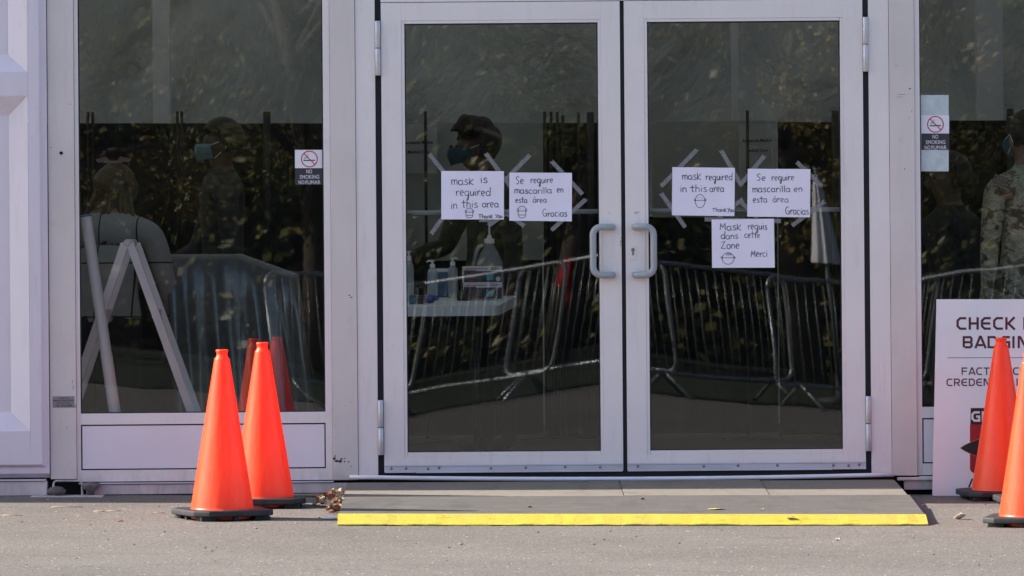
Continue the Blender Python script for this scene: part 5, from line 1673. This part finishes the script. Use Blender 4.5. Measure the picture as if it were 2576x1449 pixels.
# trees
def leaf_mat(name, col):
    m, nt, b = nodes(name)
    oi = nt.nodes.new('ShaderNodeNewGeometry')
    c = ramp(nt, oi.outputs['Random Per Island'], [(0.0, tuple(a * 0.55 for a in col)), (0.6, col), (1.0, (col[0] * 1.9, col[1] * 1.5, col[2] * 1.1))])
    nt.links.new(c, b.inputs['Base Color'])
    b.inputs['Roughness'].default_value = 0.45
    tl = nt.nodes.new('ShaderNodeBsdfTranslucent'); nt.links.new(c, tl.inputs[0])
    mx = nt.nodes.new('ShaderNodeMixShader'); mx.inputs[0].default_value = 0.3
    nt.links.new(b.outputs[0], mx.inputs[1]); nt.links.new(tl.outputs[0], mx.inputs[2])
    nt.links.new(mx.outputs[0], nt.nodes['Material Output'].inputs[0])
    return m
mat_leaf = leaf_mat('green leaves', (0.16, 0.17, 0.045))
mat_leaf2 = leaf_mat('autumn green leaves', (0.24, 0.20, 0.06))
mat_bark = pm('bark', (0.10, 0.08, 0.06), 0.9, var=0.4, scale=20, bmp=0.02, bscale=30)
def tree(label, x, y, H, W_, seed, leafm, name='deciduous_tree', low=0.25):
    rnd = random.Random(seed)
    t = thing(name, label, 'tree', (x, y, gz(x, y)), 0, 'trees mirrored in the glass')
    bm = bmesh.new()
    tube(bm, [(0, 0, -0.1), (0.05, 0, H * 0.25), (-0.05, 0.05, H * 0.55), (0.02, 0, H * 0.85)], [0.22, 0.17, 0.11, 0.03], 9)
    for k in range(9):
        a = rnd.uniform(0, 2 * PI); z0 = H * rnd.uniform(0.22, 0.6)
        e = Vector((math.cos(a) * W_ * 0.36, math.sin(a) * W_ * 0.36, z0 + H * rnd.uniform(0.08, 0.22)))
        tube(bm, [(0, 0, z0), e * 0.5 + Vector((0, 0, z0 * 0.5 + 0.1)), e], [0.07, 0.045, 0.015], 6)
    obj('trunk', bm, mat_bark, t, True)
    bm = bmesh.new()
    clumps = []
    for k in range(60):
        a = rnd.uniform(0, 2 * PI); q = rnd.uniform(0, 1) ** 0.5; z = rnd.uniform(low, 1.0)
        rr = W_ * 0.5 * math.sqrt(max(0.05, 1 - ((z - 0.58) / 0.48) ** 2)) * q
        clumps.append((Vector((math.cos(a) * rr, math.sin(a) * rr, z * H)), rnd.uniform(0.28, 0.62)))
    for c, s in clumps:
        for k in range(int(330 * s / 0.4)):
            d = Vector((rnd.gauss(0, 1), rnd.gauss(0, 1), rnd.gauss(0, 1))).normalized() * s * rnd.uniform(0.55, 1.05)
            p = c + d
            n_ = (d.normalized() + Vector((rnd.uniform(-1, 1), rnd.uniform(-1, 1), rnd.uniform(-0.2, 1)))).normalized()
            u = n_.orthogonal().normalized(); v = n_.cross(u)
            L = rnd.uniform(0.022, 0.055)
            bm.faces.new([bm.verts.new(q_) for q_ in (p - u * L, p + v * L * 0.55, p + u * L, p - v * L * 0.55)])
    obj('crown', bm, leafm, t)
tree_specs = [(-8.2, -47, 7.5, 5.0, mat_leaf, 'leftmost tree mirrored in the left window'), (-4.9, -44, 6.6, 4.2, mat_leaf2, 'yellowish tree mirrored in the left window'), (-2.3, -49, 8.2, 5.2, mat_leaf, 'tall dark tree mirrored between window and door'),
              (0.6, -46, 7.2, 4.6, mat_leaf, 'tree mirrored in the left door'), (3.2, -45, 7.4, 4.6, mat_leaf2, 'yellowish tree mirrored in the right door'), (6.0, -48, 8.0, 5.2, mat_leaf, 'tree mirrored near the right window'), (9.4, -46, 7.0, 5.0, mat_leaf, 'rightmost tree mirrored in the right window')]
for i, (x, y, H_, W_, lm, lab) in enumerate(tree_specs): tree(lab, x, y, H_, W_, 100 + i, lm)
# dark hedge behind the trees closes the view to the sky
def hedge():
    rnd = random.Random(77)
    bm = bmesh.new()
    for k in range(60000):
        x = rnd.uniform(-15, 15); z = rnd.uniform(0, 1) ** 0.8 * (7.5 + 1.2 * math.sin(x * 0.9)); y = -53 + rnd.uniform(-0.6, 0.6)
        p = Vector((x, y, z - 0.3))
        n_ = Vector((rnd.uniform(-1, 1), rnd.uniform(0.2, 1), rnd.uniform(-0.3, 1))).normalized()
        u = n_.orthogonal().normalized(); v = n_.cross(u); L = rnd.uniform(0.05, 0.11)
        bm.faces.new([bm.verts.new(q_) for q_ in (p - u * L, p + v * L * 0.6, p + u * L, p - v * L * 0.6)])
    struct(obj('woodland_shade_block', (lambda b_: (box(b_, -40, 40, -60, -54.5, -1, 9.5), b_)[1])(bmesh.new()), pm('deep shade of the wood', (0.010, 0.013, 0.006), 0.95, var=0.5, scale=3)))  # upright block behind the leaves, the wood's inner shade put into its dark colour
    o = obj('far_woodland', bm, mat_leaf)
    o['kind'] = 'stuff'
    o['label'] = 'dense dark woodland mirrored behind the trees'
    o['category'] = 'woodland'
hedge()

# ================================================================== LITTER ON THE GROUND
mat_dry = pm('dry leaf', (0.34, 0.24, 0.15), 0.8, var=0.4, scale=30)
mat_drypale = pm('pale dry leaf', (0.44, 0.39, 0.28), 0.8, var=0.25, scale=40)
mat_rust = pm('rusty brown leaf', (0.26, 0.075, 0.03), 0.8, var=0.4, scale=40)
def leaf_mesh(bm, c, L, rnd, lift=0.35):
    a = rnd.uniform(0, 2 * PI)
    u = Vector((math.cos(a), math.sin(a), rnd.uniform(-lift, lift))).normalized()
    v = Vector((-math.sin(a), math.cos(a), rnd.uniform(-lift, lift))).normalized()
    curl = rnd.uniform(0.1, 0.4) * L * min(1.0, lift * 3)
    rows = []
    for k, w_ in enumerate((0.05, 0.42, 0.5, 0.3, 0.03)):
        q_ = c + u * L * (k / 4 - 0.5) + Vector((0, 0, abs(k - 2) / 2 * curl))
        rows.append([bm.verts.new(q_ - v * w_ * L + Vector((0, 0, curl * 0.7))), bm.verts.new(q_), bm.verts.new(q_ + v * w_ * L + Vector((0, 0, curl * 0.5)))])
    for A, B in zip(rows, rows[1:]):
        for k in range(2): bm.faces.new((A[k], A[k + 1], B[k + 1], B[k]))
def ground_leaf(label, x, y, L, m, seed, on_ramp=False, lift=0.3, name='dry_leaf', cat='leaf'):
    rnd = random.Random(seed)
    if on_ramp:
        lo, hi = -2.09, -0.06
        for _ in range(30):
            mid = (lo + hi) / 2
            q_ = F(x, y, mid)
            if q_.z > rz(q_.x, mid) + 0.003: lo = mid
            else: hi = mid
        p = F(x, y, lo)
    else:
        p = on_ground(x, y)
    bm = bmesh.new(); leaf_mesh(bm, Vector((0, 0, 0.002)), L, rnd, lift)
    mn = min(v.co.z for v in bm.verts)
    bmesh.ops.translate(bm, verts=bm.verts, vec=(p.x, p.y, p.z - mn + 0.001))
    bmesh.ops.solidify(bm, geom=bm.faces, thickness=0.0006)
    tag(obj(name, bm, m, None, True), label, cat)
ground_leaf('large curled pale leaf on the asphalt right of the ramp', 2414, 1307, 0.055, mat_drypale, 3, lift=0.6)
ground_leaf('yellow leaf lying on the grey ramp board', 1802, 1281, 0.075, pm('yellow leaf', (0.75, 0.56, 0.07), 0.7), 4, True, 0.02)
ground_leaf('pale flattened leaf stuck on the yellow ramp edge', 1985, 1301, 0.05, mat_drypale, 5, True, 0.02)
ground_leaf('small dark leaf high on the grey ramp board', 1616, 1257, 0.022, mat_rust, 6, True)
ground_leaf('tiny brown leaf on the middle of the grey ramp board', 1332, 1277, 0.022, mat_rust, 7, True)
ground_leaf('small orange leaf on the asphalt left of the nearest cone', 303, 1312, 0.03, mat_rust, 8, lift=0.1)
ground_leaf('small flat leaf left of the orange leaf', 246, 1293, 0.022, mat_dry, 9, lift=0.1)
ground_leaf('grey scrap on the ramp board near the yellow leaf', 1917, 1283, 0.02, mat_drypale, 10, True)
ground_leaf('small brown leaf in front of the ramp, left of centre', 1160, 1372, 0.022, mat_dry, 11)
ground_leaf('small brown leaf in front of the ramp, right of centre', 1492, 1371, 0.022, mat_dry, 12)
ground_leaf('small curled leaf right of the ramp shadow', 2287, 1300, 0.02, mat_dry, 13)
ground_leaf('pale pebble-like scrap in the right foreground', 2107, 1361, 0.022, mat_drypale, 14)
for i, (x, y, L, lab) in enumerate([(168, 1277, 0.14, 'long thin twig on the asphalt near the leftmost post'), (286, 1287, 0.06, 'pale straw just left of the nearest cone'), (250, 1288, 0.05, 'short straw left of the pale straw'),
                                    (30, 1298, 0.09, 'pale straw at the left edge of the asphalt'), (1175, 1246, 0.0, None), (1400, 1322.5, 0.0, None), (400, 1292, 0.05, 'short straw beside the base of the nearest cone')]):
    if not lab: continue
    p = on_ground(x, y)
    bm = bmesh.new(); tube(bm, [p + Vector((-L / 2, 0.01, 0.003)), p + Vector((0, 0, 0.004)), p + Vector((L / 2, -0.01, 0.003))], 0.0016, 5)
    tag(obj('twig', bm, mat_dry, None, True), lab, 'twig')
# litter heap against the left side of the ramp
rnd = random.Random(21)
bm = bmesh.new()
for k in range(130):
    t_ = rnd.uniform(0, 1) ** 0.7
    x = lerp(792, 856, t_) + rnd.uniform(-3, 3); y = rnd.uniform(1262, 1296)
    if x < 825 and y > 1275: continue
    p = on_ground(x, y)
    leaf_mesh(bm, p + Vector((0, 0, rnd.uniform(0.003, 0.010 + 0.045 * t_))), rnd.uniform(0.018, 0.045), rnd, 0.8)
o = obj('leaf_litter', bm, [mat_dry, mat_rust, mat_drypale])
for i, p_ in enumerate(o.data.polygons): p_.material_index = (i // 8 * 7 % 5) % 3
o['kind'] = 'stuff'; o['label'] = 'heap of dry leaves against the left side of the ramp'; o['category'] = 'leaf litter'
# loose wood
for (xa, xb, ya, Y0, w_, th, lab) in ((735, 818, 1250, -0.14, 0.05, 0.006, 'thin wooden slat lying behind the second cone'), (728, 806, 1245, -0.08, 0.05, 0.007, 'second thin slat right under the base beam'),
                                       (836, 868, 1268, -0.75, 0.05, 0.012, 'short pale board stub beside the ramp'), (836, 862, 1275, -0.80, 0.04, 0.012, 'lower board stub under the pale one')):
    a, b = F(xa, ya, Y0), F(xb, ya, Y0)
    z = gz(a.x, Y0) + (0.003 if 'lower' in lab or 'slat' in lab else 0.017)
    bm = bmesh.new(); box(bm, a.x, b.x, Y0 - w_ / 2, Y0 + w_ / 2, z, z + th, 0.001)
    tag(obj('wood_scrap', bm, mat_ply), lab, 'wood scrap')
p = on_ground(830, 1306)
bm = bmesh.new(); box(bm, p.x - 0.024, p.x + 0.024, p.y - 0.02, p.y + 0.02, p.z + 0.002, p.z + 0.009, 0.002)
tag(obj('white_scrap', bm, mat_paper), 'small white scrap on the asphalt beside the ramp corner', 'scrap')
# grit
rnd = random.Random(33)
bm = bmesh.new()
for k in range(420):
    x, y = rnd.uniform(-2.8, 2.8), rnd.uniform(-6.5, -0.3)
    if RX0 - 0.05 < x < RX1 + 0.05 and y > -2.2: continue
    s = rnd.uniform(0.0012, 0.0042)
    bmesh.ops.create_icosphere(bm, subdivisions=1, radius=s, matrix=Matrix.Translation((x, y, gz(x, y) + s * 0.4)) @ Matrix.Diagonal((1.4, 1, 0.7, 1)))
o = obj('grit', bm, [pm('pale grit', (0.48, 0.44, 0.40), 0.8), mat_chip])
for p_ in o.data.polygons: p_.material_index = 1 if (p_.index // 20) % 3 == 0 else 0
o['kind'] = 'stuff'; o['label'] = 'loose grit scattered over the asphalt'; o['category'] = 'grit'
